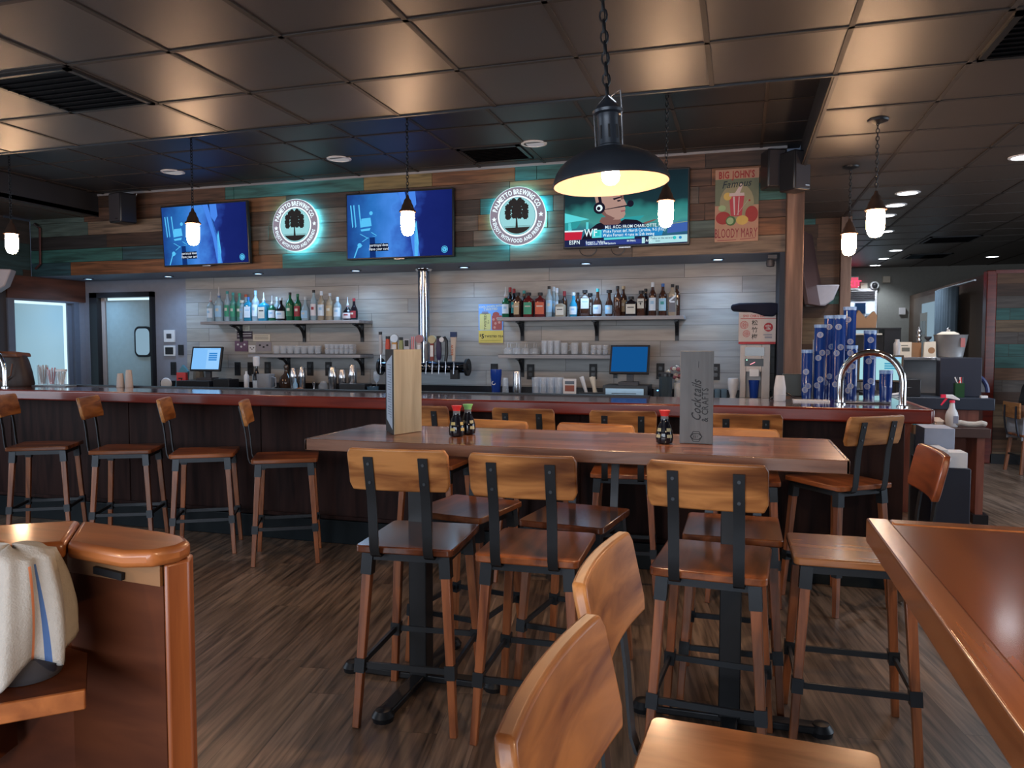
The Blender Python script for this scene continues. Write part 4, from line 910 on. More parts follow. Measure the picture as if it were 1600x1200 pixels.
def bottle(x, y, z, h, r, sh, gl, lb, cap, pour, desc, group):
    t = thing('liquor_bottle', desc, 'bottle', (x, y, z), 0, group)
    t.rotation_euler = (0, 0, R(random.uniform(-12, 12)))
    r *= .93; hp = .06 if pour == 'pour' else 0; H = h - hp; rn = .013; n = 20
    sq = 5 if sh == 'square' else None; dy = .8 if sh == 'square' else 1
    if sh == 'std': pf = [(r*.9, 0), (r, .006), (r, H*.60), (r*.93, H*.66), (r*.6, H*.73), (rn*1.15, H*.79), (rn, H*.92), (rn, H-.02)]; l0, l1 = .16, .54
    elif sh == 'square': pf = [(r*.9, 0), (r, .005), (r, H*.66), (r*.92, H*.72), (rn*1.6, H*.79), (rn*1.1, H*.82), (rn*1.1, H-.025)]; l0, l1 = .12, .6
    else: pf = [(r*.75, 0), (r*.88, .006), (r, H*.18), (r, H*.38), (r*.85, H*.52), (r*.5, H*.64), (rn*1.2, H*.72), (rn, H-.022)]; l0, l1 = .10, .42
    if lb in ('white', 'keylab') and sh == 'square': l0, l1 = (.3, .68) if gl == 'amber' else (.15, .6)
    MB().lathe(pf, n, sq=sq, dy=dy).build('glass_body', GLS[gl], t, smooth=50)
    cr = .026 if pour == 'wide' else (.024 if (sh == 'square' and h < .26) else .0155)
    ch = .045 if cap in ('dkred', 'white', 'paleblue') and sh == 'std' else .03
    if pour == 'pour': g = MB().lathe([(.015, H-.045), (.0155, H-.018), (.010, H-.012), (.006, H+.015), (.004, H+hp), (0, H+hp)], 10); g.build('pourer', [lbm('steel')], t); g = MB().lathe([(.0145, H-.075), (.0150, H-.03), (0, H-.029)], 12); g.build('neck_wrap', lbm(cap), t)
    else: MB().lathe([(cr, H-ch), (cr, H-.002), (cr*.8, H), (0, H)], 14).build('cap', lbm(cap), t)
    if lb != 'none':
        g = MB(); z0, z1 = l0*H, l1*H
        if sh == 'square':
            hw = r*.80; g.flat([(-hw, z0), (hw, z0), (hw, z1), (-hw, z1)], -r*dy*1.02, 0); g.flat([(-hw*.7, z0+(z1-z0)*.62), (hw*.7, z0+(z1-z0)*.62), (hw*.7, z0+(z1-z0)*.72), (-hw*.7, z0+(z1-z0)*.72)], -r*dy*1.03, 1)
            if lb == 'keylab': g.flat([(-.003, z0+.03), (.003, z0+.03), (.003, z1-.04), (-.003, z1-.04)], -r*dy*1.04, 1); g.disc(0, z1-.045, .009, y=-r*dy*1.04, k=1, n=10)
            if lb == 'stripe':
                g.flat([(-hw, z1-.05), (hw, z1), (hw, z1+.02), (-hw, z1-.03)], -r*dy*1.04, 2)
        else:
            a0, a1, m_ = R(-90-62), R(-90+62), 10; rr_ = r*1.02
            def rad(z_):
                for (ra, za), (rb, zb) in zip(pf, pf[1:]):
                    if za <= z_ <= zb: return (ra + (rb-ra)*(z_-za)/max(zb-za, 1e-6))*1.02+.0004
                return rr_
            zs = [z0 + (z1-z0)*k/4 for k in range(5)]
            gr = [[g.P((rad(z_)*math.cos(a0+(a1-a0)*i/m_), rad(z_)*math.sin(a0+(a1-a0)*i/m_), z_)) for i in range(m_+1)] for z_ in zs]
            for kk, (A_, B_) in enumerate(zip(gr, gr[1:])):
                for i in range(m_): g.face((A_[i], A_[i+1], B_[i+1], B_[i]), 1 if (kk == 2 and 3 <= i <= 6) else 0)
        acc = {'redwhite': 'dkred', 'bluewhite': 'teal', 'stripe': 'white'}.get(lb, 'black' if lb in ('keylab', 'cream') else 'paleblue' if lb == 'white' else 'cream')
        g.build('label', [lbm(lb), lbm(acc), lbm('white')], t, smooth=60)
BOTTLES_L = [
 (-5.604, 7.11, 0.328, 0.0451, 'std', 'clear', 'white', 'dkred', 'pour', 'clear vodka bottle with a tall white label and red neck'),
 (-5.495, 7.11, 0.382, 0.0490, 'std', 'clear', 'paleblue', 'blue', 'pour', 'clear bottle with pale blue lettering and a long pourer'),
 (-5.388, 7.11, 0.331, 0.0363, 'std', 'clear', 'green', 'teal', '', 'slim clear bottle with a green round label'),
 (-5.315, 7.11, 0.315, 0.0363, 'std', 'pgreen', 'green', 'teal', '', 'slim pale green bottle, first of two with green labels'),
 (-5.233, 7.11, 0.307, 0.0358, 'std', 'pgreen', 'dkgreen', 'green', '', 'slim pale green bottle, second of two with dark green labels'),
 (-5.202, 7.11, 0.230, 0.0397, 'square', 'clear', 'paleblue', 'cream', '', 'short square bottle with a pale blue label and cork'),
 (-5.217, 7.2, 0.298, 0.0319, 'std', 'clear', 'none', 'orange', '', 'clear bottle with an orange cap in the back row'),
 (-5.120, 7.11, 0.263, 0.0475, 'square', 'blue', 'white', 'blue', '', 'squat light blue bottle with a white band label'),
 (-5.030, 7.11, 0.330, 0.0431, 'std', 'clear', 'white', 'paleblue', '', 'tall clear bottle with a large white label'),
 (-4.927, 7.11, 0.308, 0.0588, 'square', 'blue', 'cream', 'steel', 'pour', 'bright blue square gin bottle with a cream label'),
 (-4.824, 7.11, 0.272, 0.0431, 'std', 'green', 'white', 'black', 'pour', 'dark green bottle with a white label and silver pourer'),
 (-4.821, 7.2, 0.263, 0.0353, 'std', 'clear', 'none', 'white', '', 'clear bottle with a white cap behind the dark round one'),
 (-4.714, 7.11, 0.249, 0.0617, 'round', 'dark', 'white', 'steel', '', 'round black bottle with a white diamond label'),
 (-4.603, 7.11, 0.302, 0.0461, 'std', 'green', 'dkgreen', 'black', '', 'green herbal liqueur bottle with a dark green label'),
 (-4.510, 7.11, 0.286, 0.0416, 'std', 'green', 'dkred', 'dkgreen', '', 'dark green bottle with a small red label'),
 (-4.418, 7.11, 0.251, 0.0490, 'round', 'clear', 'paleblue', 'steel', '', 'rounded clear bottle with a silver blue label'),
 (-4.317, 7.11, 0.323, 0.0372, 'std', 'clear', 'redwhite', 'black', '', 'slim clear bottle with red letters down a white label'),
 (-4.226, 7.11, 0.308, 0.0412, 'std', 'clearamb', 'white', 'white', '', 'clear bottle with a white label and amber bottom'),
 (-4.128, 7.11, 0.286, 0.0441, 'std', 'clearamb', 'tan', 'steel', '', 'clear bottle with a tan label and amber rum'),
 (-4.038, 7.11, 0.244, 0.0441, 'std', 'clear', 'white', 'white', '', 'clear bottle with a white label and a glass stopper'),
 (-3.919, 7.11, 0.242, 0.0578, 'round', 'dark', 'redwhite', 'dkred', 'pour', 'dark round liqueur bottle with a red and white label'),
 (-3.845, 7.11, 0.227, 0.0431, 'round', 'dark', 'dkred', 'dkred', '', 'dark round bottle with a dark red label, last on the left shelf'),
]
BOTTLES_R = [
 (-2.198, 7.11, 0.300, 0.0382, 'std', 'green', 'white', 'dkred', 'pour', 'green whiskey bottle with a white label and long pourer'),
 (-2.180, 7.2, 0.300, 0.0294, 'std', 'dark', 'none', 'dkred', '', 'dark bottle with a red cap, behind the first green one'),
 (-2.140, 7.2, 0.287, 0.0318, 'std', 'dark', 'teal', 'dkred', '', 'dark bottle with a red cap and teal label'),
 (-2.075, 7.11, 0.242, 0.0382, 'square', 'amber', 'tan', 'black', '', 'short amber bottle with a tan label'),
 (-2.036, 7.2, 0.266, 0.0289, 'std', 'dark', 'none', 'teal', '', 'dark bottle with a teal cap in the back row'),
 (-1.965, 7.11, 0.240, 0.0534, 'square', 'redamb', 'green', 'black', '', 'broad red amber bottle with a green label'),
 (-1.850, 7.11, 0.238, 0.0563, 'square', 'redamb', 'orange', 'black', '', 'broad red amber bottle with an orange label'),
 (-1.762, 7.11, 0.297, 0.0343, 'std', 'clear', 'paleblue', 'black', '', 'tall clear bottle with a pale blue label and black cap'),
 (-1.739, 7.2, 0.297, 0.0250, 'std', 'clear', 'paleblue', 'white', '', 'first of two pale blue necked bottles in the back row'),
 (-1.708, 7.2, 0.284, 0.0250, 'std', 'clear', 'white', 'white', '', 'second of two pale blue necked bottles in the back row'),
 (-1.648, 7.11, 0.161, 0.0524, 'square', 'clearamb', 'cream', 'black', '', 'short square bottle with a cream tequila label'),
 (-1.632, 7.2, 0.252, 0.0309, 'std', 'amber', 'none', 'dkred', '', 'amber bottle with a big dark red cap in the back row'),
 (-1.524, 7.11, 0.232, 0.0426, 'round', 'blue', 'white', 'steel', '', 'blue shouldered bottle with a white band label'),
 (-1.500, 7.2, 0.237, 0.0309, 'std', 'amber', 'none', 'black', '', 'amber bottle with a black cap behind the blue one'),
 (-1.413, 7.11, 0.253, 0.0510, 'square', 'amber', 'white', 'black', '', 'square whiskey bottle with a big white upper label'),
 (-1.381, 7.2, 0.228, 0.0304, 'square', 'amber', 'cream', 'black', '', 'amber bottle peeking out behind the square whiskey'),
 (-1.291, 7.11, 0.263, 0.0475, 'round', 'amber', 'white', 'teal', '', 'rounded whiskey bottle with a small white bottom label'),
 (-1.182, 7.11, 0.249, 0.0412, 'round', 'amber', 'paleblue', 'black', 'wide', 'rounded bottle with a light blue label and wide dark stopper'),
 (-1.104, 7.11, 0.283, 0.0412, 'std', 'amber', 'none', 'black', '', 'clear shouldered decanter bottle of amber whiskey'),
 (-1.064, 7.2, 0.288, 0.0382, 'std', 'amber', 'tan', 'tan', '', 'tall whiskey bottle with a tan stopper behind the decanter'),
 (-0.978, 7.11, 0.185, 0.0583, 'square', 'dark', 'cream', 'black', 'wide', 'wide dark bottle with a cream band label'),
 (-0.884, 7.11, 0.237, 0.0407, 'square', 'amber', 'keylab', 'black', '', 'square bottle with a cream label bearing a black key'),
 (-0.854, 7.2, 0.260, 0.0294, 'std', 'dark', 'none', 'black', '', 'dark bottle with a black cap behind the key label bottle'),
 (-0.780, 7.11, 0.311, 0.0372, 'std', 'amber', 'white', 'white', '', 'tallest bottle on the right shelf, large white label'),
 (-0.687, 7.11, 0.297, 0.0397, 'std', 'amber', 'bluewhite', 'blue', '', 'tall bottle with a pale blue and teal label'),
 (-0.600, 7.11, 0.289, 0.0392, 'square', 'clearamb', 'stripe', 'black', '', 'square bottle with a slanted black stripe label'),
 (-0.567, 7.2, 0.283, 0.0314, 'square', 'amber', 'none', 'black', '', 'amber square bottle at the right end of the upper right shelf'),
]
for q in BOTTLES_L:
    bottle(q[0], q[1], 1.70, *q[2:], 'bottles on the upper left shelf')
for q in BOTTLES_R:
    bottle(q[0], q[1], 1.71, *q[2:], 'bottles on the upper right shelf')

# ================================================================ GLASSES
def glass_mesh(r0, r1, h, th=.002, base=.006, n=18):
    return MB().lathe([(r0*.9, 0), (r0, .002), (r1, h), (r1-th, h), (r0-th, base), (0, base)], n)
def put(name, label, cat, pts, mk, mat, group, rot=0):
    o = mk().build(name, mat); tag(o, label, cat, group); o.location = pts[0]
    for p in pts[1:]:
        c_ = o.copy(); c_.location = p; c_.rotation_euler = (0, 0, random.uniform(0, 3)); C.objects.link(c_)
    return o
zl, zr = 1.35, 1.355
put('rocks_glass', 'clear rocks glass in the wide cluster on the lower left shelf', 'glass', [(-4.75+.083*i+(.04 if j else 0), 7.07+.09*j, zl) for j in (0, 1) for i in range(7-j)], lambda: glass_mesh(.030, .040, .085), M_glass, 'rocks glasses on the lower left shelf')
put('shot_glass', 'small clear glass in the tight block on the lower left shelf', 'glass', [(-4.13+.056*i, 7.05+.065*j, zl+.052*k) for j in (0, 1) for k in (0, 1) for i in range(6)], lambda: glass_mesh(.020, .026, .050, n=12), M_glass, 'small glasses stacked on the lower left shelf')
put('stemmed_glass', 'upturned stemmed glass in the left row on the lower right shelf', 'glass', [(-2.17+.088*i, 7.09+.09*j, zr) for j in (0, 1) for i in range(4)],
    lambda: MB().lathe([(.040, 0), (.042, .03), (.034, .055), (.006, .066), (.004, .10), (.030, .108), (.031, .111), (0, .113)], 18), M_glass, 'upturned stemmed glasses on the lower right shelf')
put('tall_glass', 'tall clear glass in the middle cluster on the lower right shelf', 'glass', [(-1.80+.062*i, 7.07+.06*j, zr) for j in (0, 1) for i in range(3)], lambda: glass_mesh(.024, .030, .13, n=14), M_glass, 'tall glasses on the lower right shelf')
put('beer_mug', 'clear glass mug in the dim middle of the lower right shelf', 'glass', [(-1.61+.102*i, 7.10, zr) for i in range(3)], lambda: glass_mesh(.033, .038, .11).tube([(.036, 0, .09), (.062, 0, .085), (.064, 0, .045), (.035, 0, .03)], .005, 6), M_glass, 'mugs on the lower right shelf')
put('shot_glass', 'small clear glass at the right end of the lower right shelf', 'glass', [(-1.32+.056*i, 7.05+.07*j, zr+.045*k) for j in (0, 1) for k in (0, 1) for i in range(3)], lambda: glass_mesh(.020, .026, .044, n=12), M_glass, 'small glasses on the lower right shelf')
put('pint_glass', 'pint glass in the bright cluster on the counter below the lower right shelf', 'glass', [(-1.84+.074*i, 6.90+.08*j, .95) for j in (0, 1) for i in range(4)], lambda: glass_mesh(.028, .036, .19, n=16), M_glass, 'pint glasses on the back counter')

# ================================================================ BACK COUNTER ITEMS
Z = .95
def one(name, label, cat, mb, mat, loc=(0,0,0), group=None, **k):
    o = mb.build(name, mat, None, **k); o.location = loc; return tag(o, label, cat, group)
# left till
def till(label, x, y, z0, w_, h_, rz, scr, tilt=-14, base=True):
    t = thing('till_screen', label, 'till', (x, y, z0), rz, 'touch screen tills')
    g = MB(); g.T = Matrix.Translation((0, 0, h_*.5+.10)) @ Matrix.Rotation(R(tilt), 4, 'X')
    g.box(-w_/2, w_/2, 0, .03, -h_/2, h_/2).build('casing', M_blkpl, t, .003)
    g = MB(); g.T = Matrix.Translation((0, 0, h_*.5+.10)) @ Matrix.Rotation(R(tilt), 4, 'X'); g.keep = True
    a, b_ = w_/2-.018, h_/2-.018
    g.flat([(-a, -b_), (a, -b_), (a, b_), (-a, b_)], -.001, 0)
    if scr == 'list':
        g.flat([(a*.05, -b_*.95), (a*.98, -b_*.95), (a*.98, b_*.85), (a*.05, b_*.85)], -.002, 1)
        for k in range(4): g.flat([(a*.2, b_*(.42-.2*k)), (a*.8, b_*(.42-.2*k)), (a*.8, b_*(.55-.2*k)), (a*.2, b_*(.55-.2*k))], -.003, 2)
        g.flat([(-a*.2, b_*.90), (a*.3, b_*.90), (a*.3, b_*.96), (-a*.2, b_*.96)], -.003, 1)
        g.build('screen', [glow('till pale', (.22, .52, .95), 1.0), glow('till light', (.30, .60, .98), 1.0), glow('till mid', (.03, .22, .62), 1)], t)
    elif scr == 'dark': g.build('screen', [glow('till dark blue', (.006, .08, .26), 1.0), M_ink], t)
    else:
        g.flat([(-a*.3, b_*.86), (a, b_*.86), (a, b_*.98), (-a*.3, b_*.98)], -.002, 1)
        for k in range(3): g.flat([(a*.2, b_*(.35-.2*k)), (a*.9, b_*(.35-.2*k)), (a*.9, b_*(.48-.2*k)), (a*.2, b_*(.48-.2*k))], -.003, 2)
        g.build('screen', [glow('till mint', (.42, .78, .84), .9), glow('till light', (.30, .60, .98), 1.0), glow('till teal', (.05, .32, .5), 1)], t)
    g = MB(); g.prism([(-.09, -.05), (.09, -.05), (.07, .12), (-.07, .12)], 0, .03); g.box(-.03, .03, .03, .06, .02, .2); g.build('stand', M_dkgrey, t)
    return t
one('cash_drawer', 'long black cash drawer under the bright till at the left', 'cash drawer', MB().box(-.21, .20, -.05, .27, 0, .11), M_blkpl, (-5.60, 6.84, Z), bevel=.004)
till('touch screen till with a bright blue menu, left end of the back counter', -5.53, 6.92, Z+.11, .36, .27, R(6), 'list')
one('receipt_printer', 'black receipt printer right of the left till', 'printer', MB().box(-.10, .10, -.04, .13, 0, .13).box(-.07, .07, -.045, .05, .13, .136), M_blkpl, (-5.27, 6.86, Z), bevel=.008)
one('round_plate', 'small white round plate standing on the counter at the left', 'plate', MB().lathe([(0, 0), (.058, .002), (.064, .012), (.066, .014), (.058, .010), (0, .008)], 28, axis='y'), M_white, (-6.05, 6.90, Z+.066)).rotation_euler = (R(0), 0, R(10))
t = thing('menu_holder', 'red card box of flyers beside the left till', 'menu holder', (-5.885, 6.95, Z), R(8))
boxo('red_card', M_red, -.055, .055, 0, .04, 0, .19, t); MB().text('7', 0, .05, .12, -.002, bold=.0).build('figure', M_ink, t)
one('napkin_caddy', 'small bundle of blue and brown flyers leaning left of the till', 'flyers', MB().slab([(-.09,.0),(.06,.0),(.09,.20),(.02,.27),(-.06,.16)], 0, .03), simple('flyer blue', (.10,.28,.36), .6), (-5.97, 7.05, Z+.0))
one('hand_towel', 'crumpled tan paper towel behind the left till', 'towel', MB().lathe([(.04, 0), (.055, .05), (.06, .14), (.05, .24), (.04, .30), (0, .31)], 9), simple('tan towel', (.20, .16, .12), .9, bump=.6), (-5.86, 7.20, Z+.0))
one('cleaning_bottle', 'slim white bottle just right of the left receipt printer', 'bottle', MB().lathe([(.024, 0), (.026, .01), (.026, .17), (.012, .19), (.012, .215), (0, .216)], 16), M_white, (-5.01, 6.90, Z))
one('clear_cup', 'clear plastic cup between the slim white bottle and the tall one', 'cup', glass_mesh(.030, .038, .18), M_glass, (-4.955, 6.98, Z))
t = thing('wine_bottle', 'dark bottle with a white top and label on the left back counter', 'bottle', (-4.885, 6.90, Z))
MB().lathe([(.034, 0), (.036, .01), (.036, .17), (.02, .21), (.014, .24), (.014, .27), (0, .272)], 18).build('glass_body', GLS['dark'], t); MB().lathe([(.03, .27), (.035, .30), (.035, .37), (0, .372)], 18).build('paper_top', M_paper, t)
MB().lathe([(.037, .04), (.037, .12)], 18).build('label', lbm('white'), t)
t = thing('plastic_pitcher', 'clear plastic pitcher on the left back counter', 'pitcher', (-4.76, 6.88, Z))
MB().lathe([(.065, 0), (.07, .01), (.080, .19), (.078, .19), (.067, .012), (0, .01)], 20, sq=4).build('body', simple('cloudy plastic', (.42, .45, .5), .25, 0, .3), t)
MB().tube([(.075, 0, .16), (.12, 0, .15), (.12, 0, .06), (.07, 0, .04)], .008, 8).build('handle', simple('cloudy plastic', (.42, .45, .5), .25, 0, .3), t)
one('round_decanter', 'round dark amber decanter right of the plastic pitcher', 'decanter', MB().lathe([(.05, 0), (.075, .03), (.085, .09), (.07, .15), (.03, .19), (.022, .23), (.03, .26), (.024, .285), (0, .288)], 20), simple('amber decanter', (.05, .028, .02), .08), (-4.60, 7.02, Z))
def shaker(x, y, h, r, label, gp): one('cocktail_shaker', label, 'shaker', MB().lathe([(r*.72, 0), (r*.75, .004), (r, h*.62), (r*1.02, h*.64), (r*.86, h*.80), (r*.66, h*.97), (r*.6, h), (0, h)], 20), M_steel, (x, y, Z), gp)
shaker(-4.46, 6.93, .255, .040, 'steel cocktail shaker, left one of the close pair under the lower left shelf', 'steel shakers'); shaker(-4.37, 6.95, .262, .040, 'steel cocktail shaker, right one of the close pair under the lower left shelf', 'steel shakers')
shaker(-4.00, 6.93, .27, .047, 'steel cocktail shaker, leftmost of the three behind the tall beige menu', 'steel shakers'); shaker(-3.90, 6.95, .245, .042, 'steel cocktail shaker, middle of the three by the tall beige menu', 'steel shakers'); shaker(-3.80, 6.98, .29, .046, 'steel cocktail shaker, tallest of the three by the tall beige menu', 'steel shakers')
one('small_bottle', 'small bottle with a white label in front of the pair of shakers', 'bottle', MB().lathe([(.02, 0), (.022, .09), (.01, .12), (.01, .15), (0, .151)], 14), lbm('paleblue'), (-4.38, 6.84, Z))
one('jigger', 'small steel jigger left of the round glass on the counter', 'jigger', MB().lathe([(.022, 0), (.008, .055), (.02, .11), (.018, .11), (0, .06)], 16), M_steel, (-4.20, 6.90, Z))
one('orange_squeezer', 'orange wooden citrus squeezer lying on the left back counter', 'squeezer', MB().lathe([(0, -.09), (.02, -.08), (.028, -.02), (.014, .03), (.014, .10), (0, .105)], 12, axis='x'), simple('squeezer orange', (.38, .13, .03), .5), (-4.30, 6.84, Z+.03))
one('glass_jar', 'small round glass jar beside the steel jigger', 'jar', MB().lathe([(.035, 0), (.05, .03), (.05, .08), (.03, .11), (.03, .12), (0, .12)], 18), M_glass, (-4.09, 6.90, Z))
one('black_caddy', 'long black bar caddy below the right end of the lower left shelf', 'caddy', MB().box(-.14, .14, -.08, .08, 0, .105), M_blkpl, (-3.70, 6.86, Z), bevel=.004)
one('clear_tub', 'low clear tub at the right of the black bar caddy', 'tub', glass_mesh(.055, .06, .08), simple('blue tub', (.1, .2, .3), .2, 0, .4), (-3.50, 6.84, Z))
for x_ in (-3.60, -3.44): one('wine_glass', 'stemmed wine glass against the wall left of the taps', 'glass', MB().lathe([(.035, 0), (.034, .003), (.004, .008), (.004, .10), (.03, .13), (.036, .17), (.030, .22), (.028, .22), (.033, .17), (.027, .135), (0, .11)], 18), M_glass, (x_, 7.12, Z+.12-.12), 'wine glasses left of the taps')
t = thing('blue_tumbler', 'tall dark blue insulated tumbler below the tea poster', 'tumbler', (-2.245, 6.95, Z))
MB().lathe([(.036, 0), (.038, .01), (.052, .20), (.054, .205), (.054, .26), (0, .262)], 22).build('body', M_blue, t); g = MB(); g.T = Matrix.Translation((-.01, -.046, .13)); g.ring2(0, 0, .012, .02, 0, 18); g.build('emblem', M_paper, t)
one('clear_cup', 'clear cup right of the tall blue tumbler', 'cup', glass_mesh(.034, .027, .18), M_glass, (-2.145, 6.93, Z))
one('cocktail_shaker', 'single slim steel shaker cup in the middle of the counter', 'shaker', MB().lathe([(.032, 0), (.034, .004), (.040, .10), (.036, .235), (.032, .25), (0, .25)], 22), M_steel, (-1.985, 6.78, Z))
t = thing('card_stand', 'small white framed drinks card beside the pint glasses', 'card', (-1.49, 6.80, Z), R(4))
boxo('frame', M_paper, -.06, .06, 0, .012, 0, .185, t); boxo('print', simple('card rust', (.30, .08, .05), .5), -.043, .043, -.002, 0, .07, .125, t); boxo('print_band', simple('card slate', (.12, .15, .2), .5), -.043, .043, -.0021, 0, .135, .165, t)
t = thing('tool_rack', 'pale bar tools leaning in a rack left of the right till', 'bar tools', (-1.32, 6.88, Z))
boxo('rack', M_blkpl, -.09, .13, -.03, .05, 0, .06, t)
for k, (a, b_) in enumerate(((-.08, -.02), (.03, .05), (.14, .07))):
    MB().cyl((b_-.0, -.0, .02), (a if k < 2 else b_-.06, .02, .20), .014, .020, 12).build('bar_tool', M_white if k == 0 else M_cream, t)
one('cash_drawer', 'wide black cash drawer with a blue lit steel front under the right till', 'cash drawer', MB().box(-.20, .20, -.02, .33, 0, .13).box(-.175, .165, -.024, -.019, .02, .105, 1).box(-.12, .10, -.026, -.024, .058, .064, 0), [M_blkpl, simple('drawer steel', (.35, .5, .62), .3, .6)], (-.98, 6.80, Z), bevel=.003)
till('touch screen till with a dark blue screen above the steel cash drawer', -.96, 6.90, Z+.13, .36, .27, R(-3), 'dark', -16)
one('card_reader', 'small black card reader with a blue light right of the right till', 'card reader', MB().box(-.04, .04, -.03, .05, 0, .10).box(-.012, .0, -.032, -.03, .08, .09, 1), [M_blkpl, glow('blue led', (.1, .4, 1), 6)], (-.70, 6.95, Z+.0), bevel=.004)
t = thing('blender_jug', 'black lidded blender jug left of the grey cocktail menu', 'blender', (-.63, 6.86, Z))
MB().lathe([(.052, 0), (.055, .02), (.062, .22), (.058, .22), (.05, .025), (0, .02)], 20).build('jug', simple('smoked jug', (.10, .14, .17), .1, 0, .5), t); MB().lathe([(.066, .215), (.066, .24), (.03, .25), (0, .25)], 20).build('lid', M_blkpl, t)
one('glass_jar', 'clear lidded glass jar between blender jug and cocktail menu', 'jar', MB().lathe([(.04, 0), (.052, .02), (.052, .14), (.04, .17), (.04, .185), (0, .185)], 20), M_glass, (-.50, 6.87, Z))
one('silk_flowers', 'small bunch of pink and white flowers behind the blender jug', 'flowers', (lambda g: [g.lathe([(0, -.022), (.02, -.008), (.022, .01), (0, .022)], 8, (random.uniform(-.09, .09), random.uniform(-.03, .03), random.uniform(.16, .30)), k=i % 3) for i in range(26)][0])(MB().lathe([(.03, 0), (.035, .15), (0, .15)], 10)), [M_cream, simple('dusty pink', (.35, .12, .14), .7), M_dkgrey], (-.54, 7.06, Z))
for i, x_ in enumerate((-.24, -.185, -.13)): one('blue_glass', 'short blue glass in the row right of the cocktail menu', 'glass', glass_mesh(.024, .026, .11, n=14), simple('pale blue glass', (.3, .5, .7), .08, 0, .6), (x_, 6.88, Z), 'short blue glasses by the sake dispenser')
one('milkshake_glass', 'white flared glass beside the sake dispenser', 'glass', MB().lathe([(.036, 0), (.034, .012), (.024, .05), (.040, .11), (.046, .16), (.044, .20), (.042, .205), (0, .19)], 20), simple('milk glass', (.6, .62, .66), .2), (-.055, 6.87, Z))

# sake dispenser: white machine with a printed box on it and a navy cap above
t = thing('sake_dispenser', 'tall white sake warming machine with a blue cup below its spout', 'drinks machine', (.125, 6.92, Z))
g = MB(); g.box(-.125, .125, .0, .28, 0, .03); g.box(-.125, -.075, 0, .28, .03, .50); g.box(.055, .125, 0, .28, .03, .50); g.box(-.075, .055, .10, .28, .03, .26); g.box(-.075, .055, 0, .28, .26, .50); g.build('body', simple('machine cream', (.50, .46, .44), .4), t, .005)
boxo('upper_window', simple('window grey', (.12, .13, .14), .15), -.085, .075, -.003, .0, .40, .475, t); boxo('display', M_blkpl, -.085, .070, -.003, 0, .31, .375, t)
MB().bar((-.04, -.006, .325), (.0, -.006, .345), .009, .004).build('indicator_light', glow('led pink', (1, .25, .3), 3), t); boxo('button_lamp', glow('led green', (.3, 1, .6), 3), -.072, -.064, -.006, -.003, .36, .368, t)
MB().box(-.045, .035, -.03, .03, .22, .285).build('spout', M_white, t, .004)
one('blue_cup', 'dark blue cup standing in the sake machine below its spout', 'cup', MB().lathe([(.032, 0), (.033, .003), (.046, .155), (.043, .155), (.03, .006), (0, .006)], 20), M_blue, (.12, 6.965, Z+.031))
t = thing('sake_box', 'white and red printed sake carton on top of the white machine', 'carton', (.14, 6.90, Z+.502))
MB().box(-.155, .150, .0, .30, 0, .275).build('carton', simple('carton white', (.58, .52, .50), .6), t)
g = MB(); g.keep = True
g.flat([(-.155, 0), (.15, 0), (.15, .02), (-.155, .02)], -.001, 0); g.flat([(-.14, .218), (.15, .218), (.15, .223), (-.14, .223)], -.001, 0)
g.text('SHO CHIKU BAI', -.12, .232, .032, -.001, 0, align='l', sx=.75, bold=.02)
for ch, z_ in (('松', .165), ('竹', .105), ('梅', .045)): g.text(ch, -.02, z_, .052, -.0012, 1, bold=.01)
for cx, cz, r_ in ((-.11, .165, .034), (-.09, .09, .030)):
    g.ring2(cx, cz, r_*.88, r_, -.001, 24, 0)
    for a in (0, 72, 144, 216, 288): g.ring2(cx + r_*.45*math.cos(R(a)), cz + r_*.45*math.sin(R(a)), r_*.2, r_*.32, -.001, 10, 0)
g.disc(.09, .145, .038, y=-.001, k=0); g.text('宝', .09, .125, .05, -.002, 2, bold=.01); g.flat([(.05, .075), (.12, .075), (.12, .085), (.05, .085)], -.001, 3); g.flat([(.06, .05), (.12, .05), (.12, .066), (.06, .066)], -.001, 3)
g.build('print', [simple('carton red', (.45, .03, .04), .6), M_ink, simple('carton white', (.58, .52, .50), .6), simple('carton grey', (.3, .3, .35), .6)], t, smooth=0)
one('navy_cap', 'dark navy cap laid over the top of the sake carton', 'cap', MB().slab([(-.22, .03), (-.20, .0), (-.08, -.01), (.0, -.03), (.07, -.055), (.14, -.058), (.17, -.03), (.185, .02), (.175, .055), (.12, .062), (-.14, .062), (-.20, .05)], -.03, .25), simple('navy cloth', (.008, .010, .028), .9), (.13, 6.90, Z+.502+.277+.058-.058), bevel=.02, seg=3).location = (.13, 6.90, 1.745)

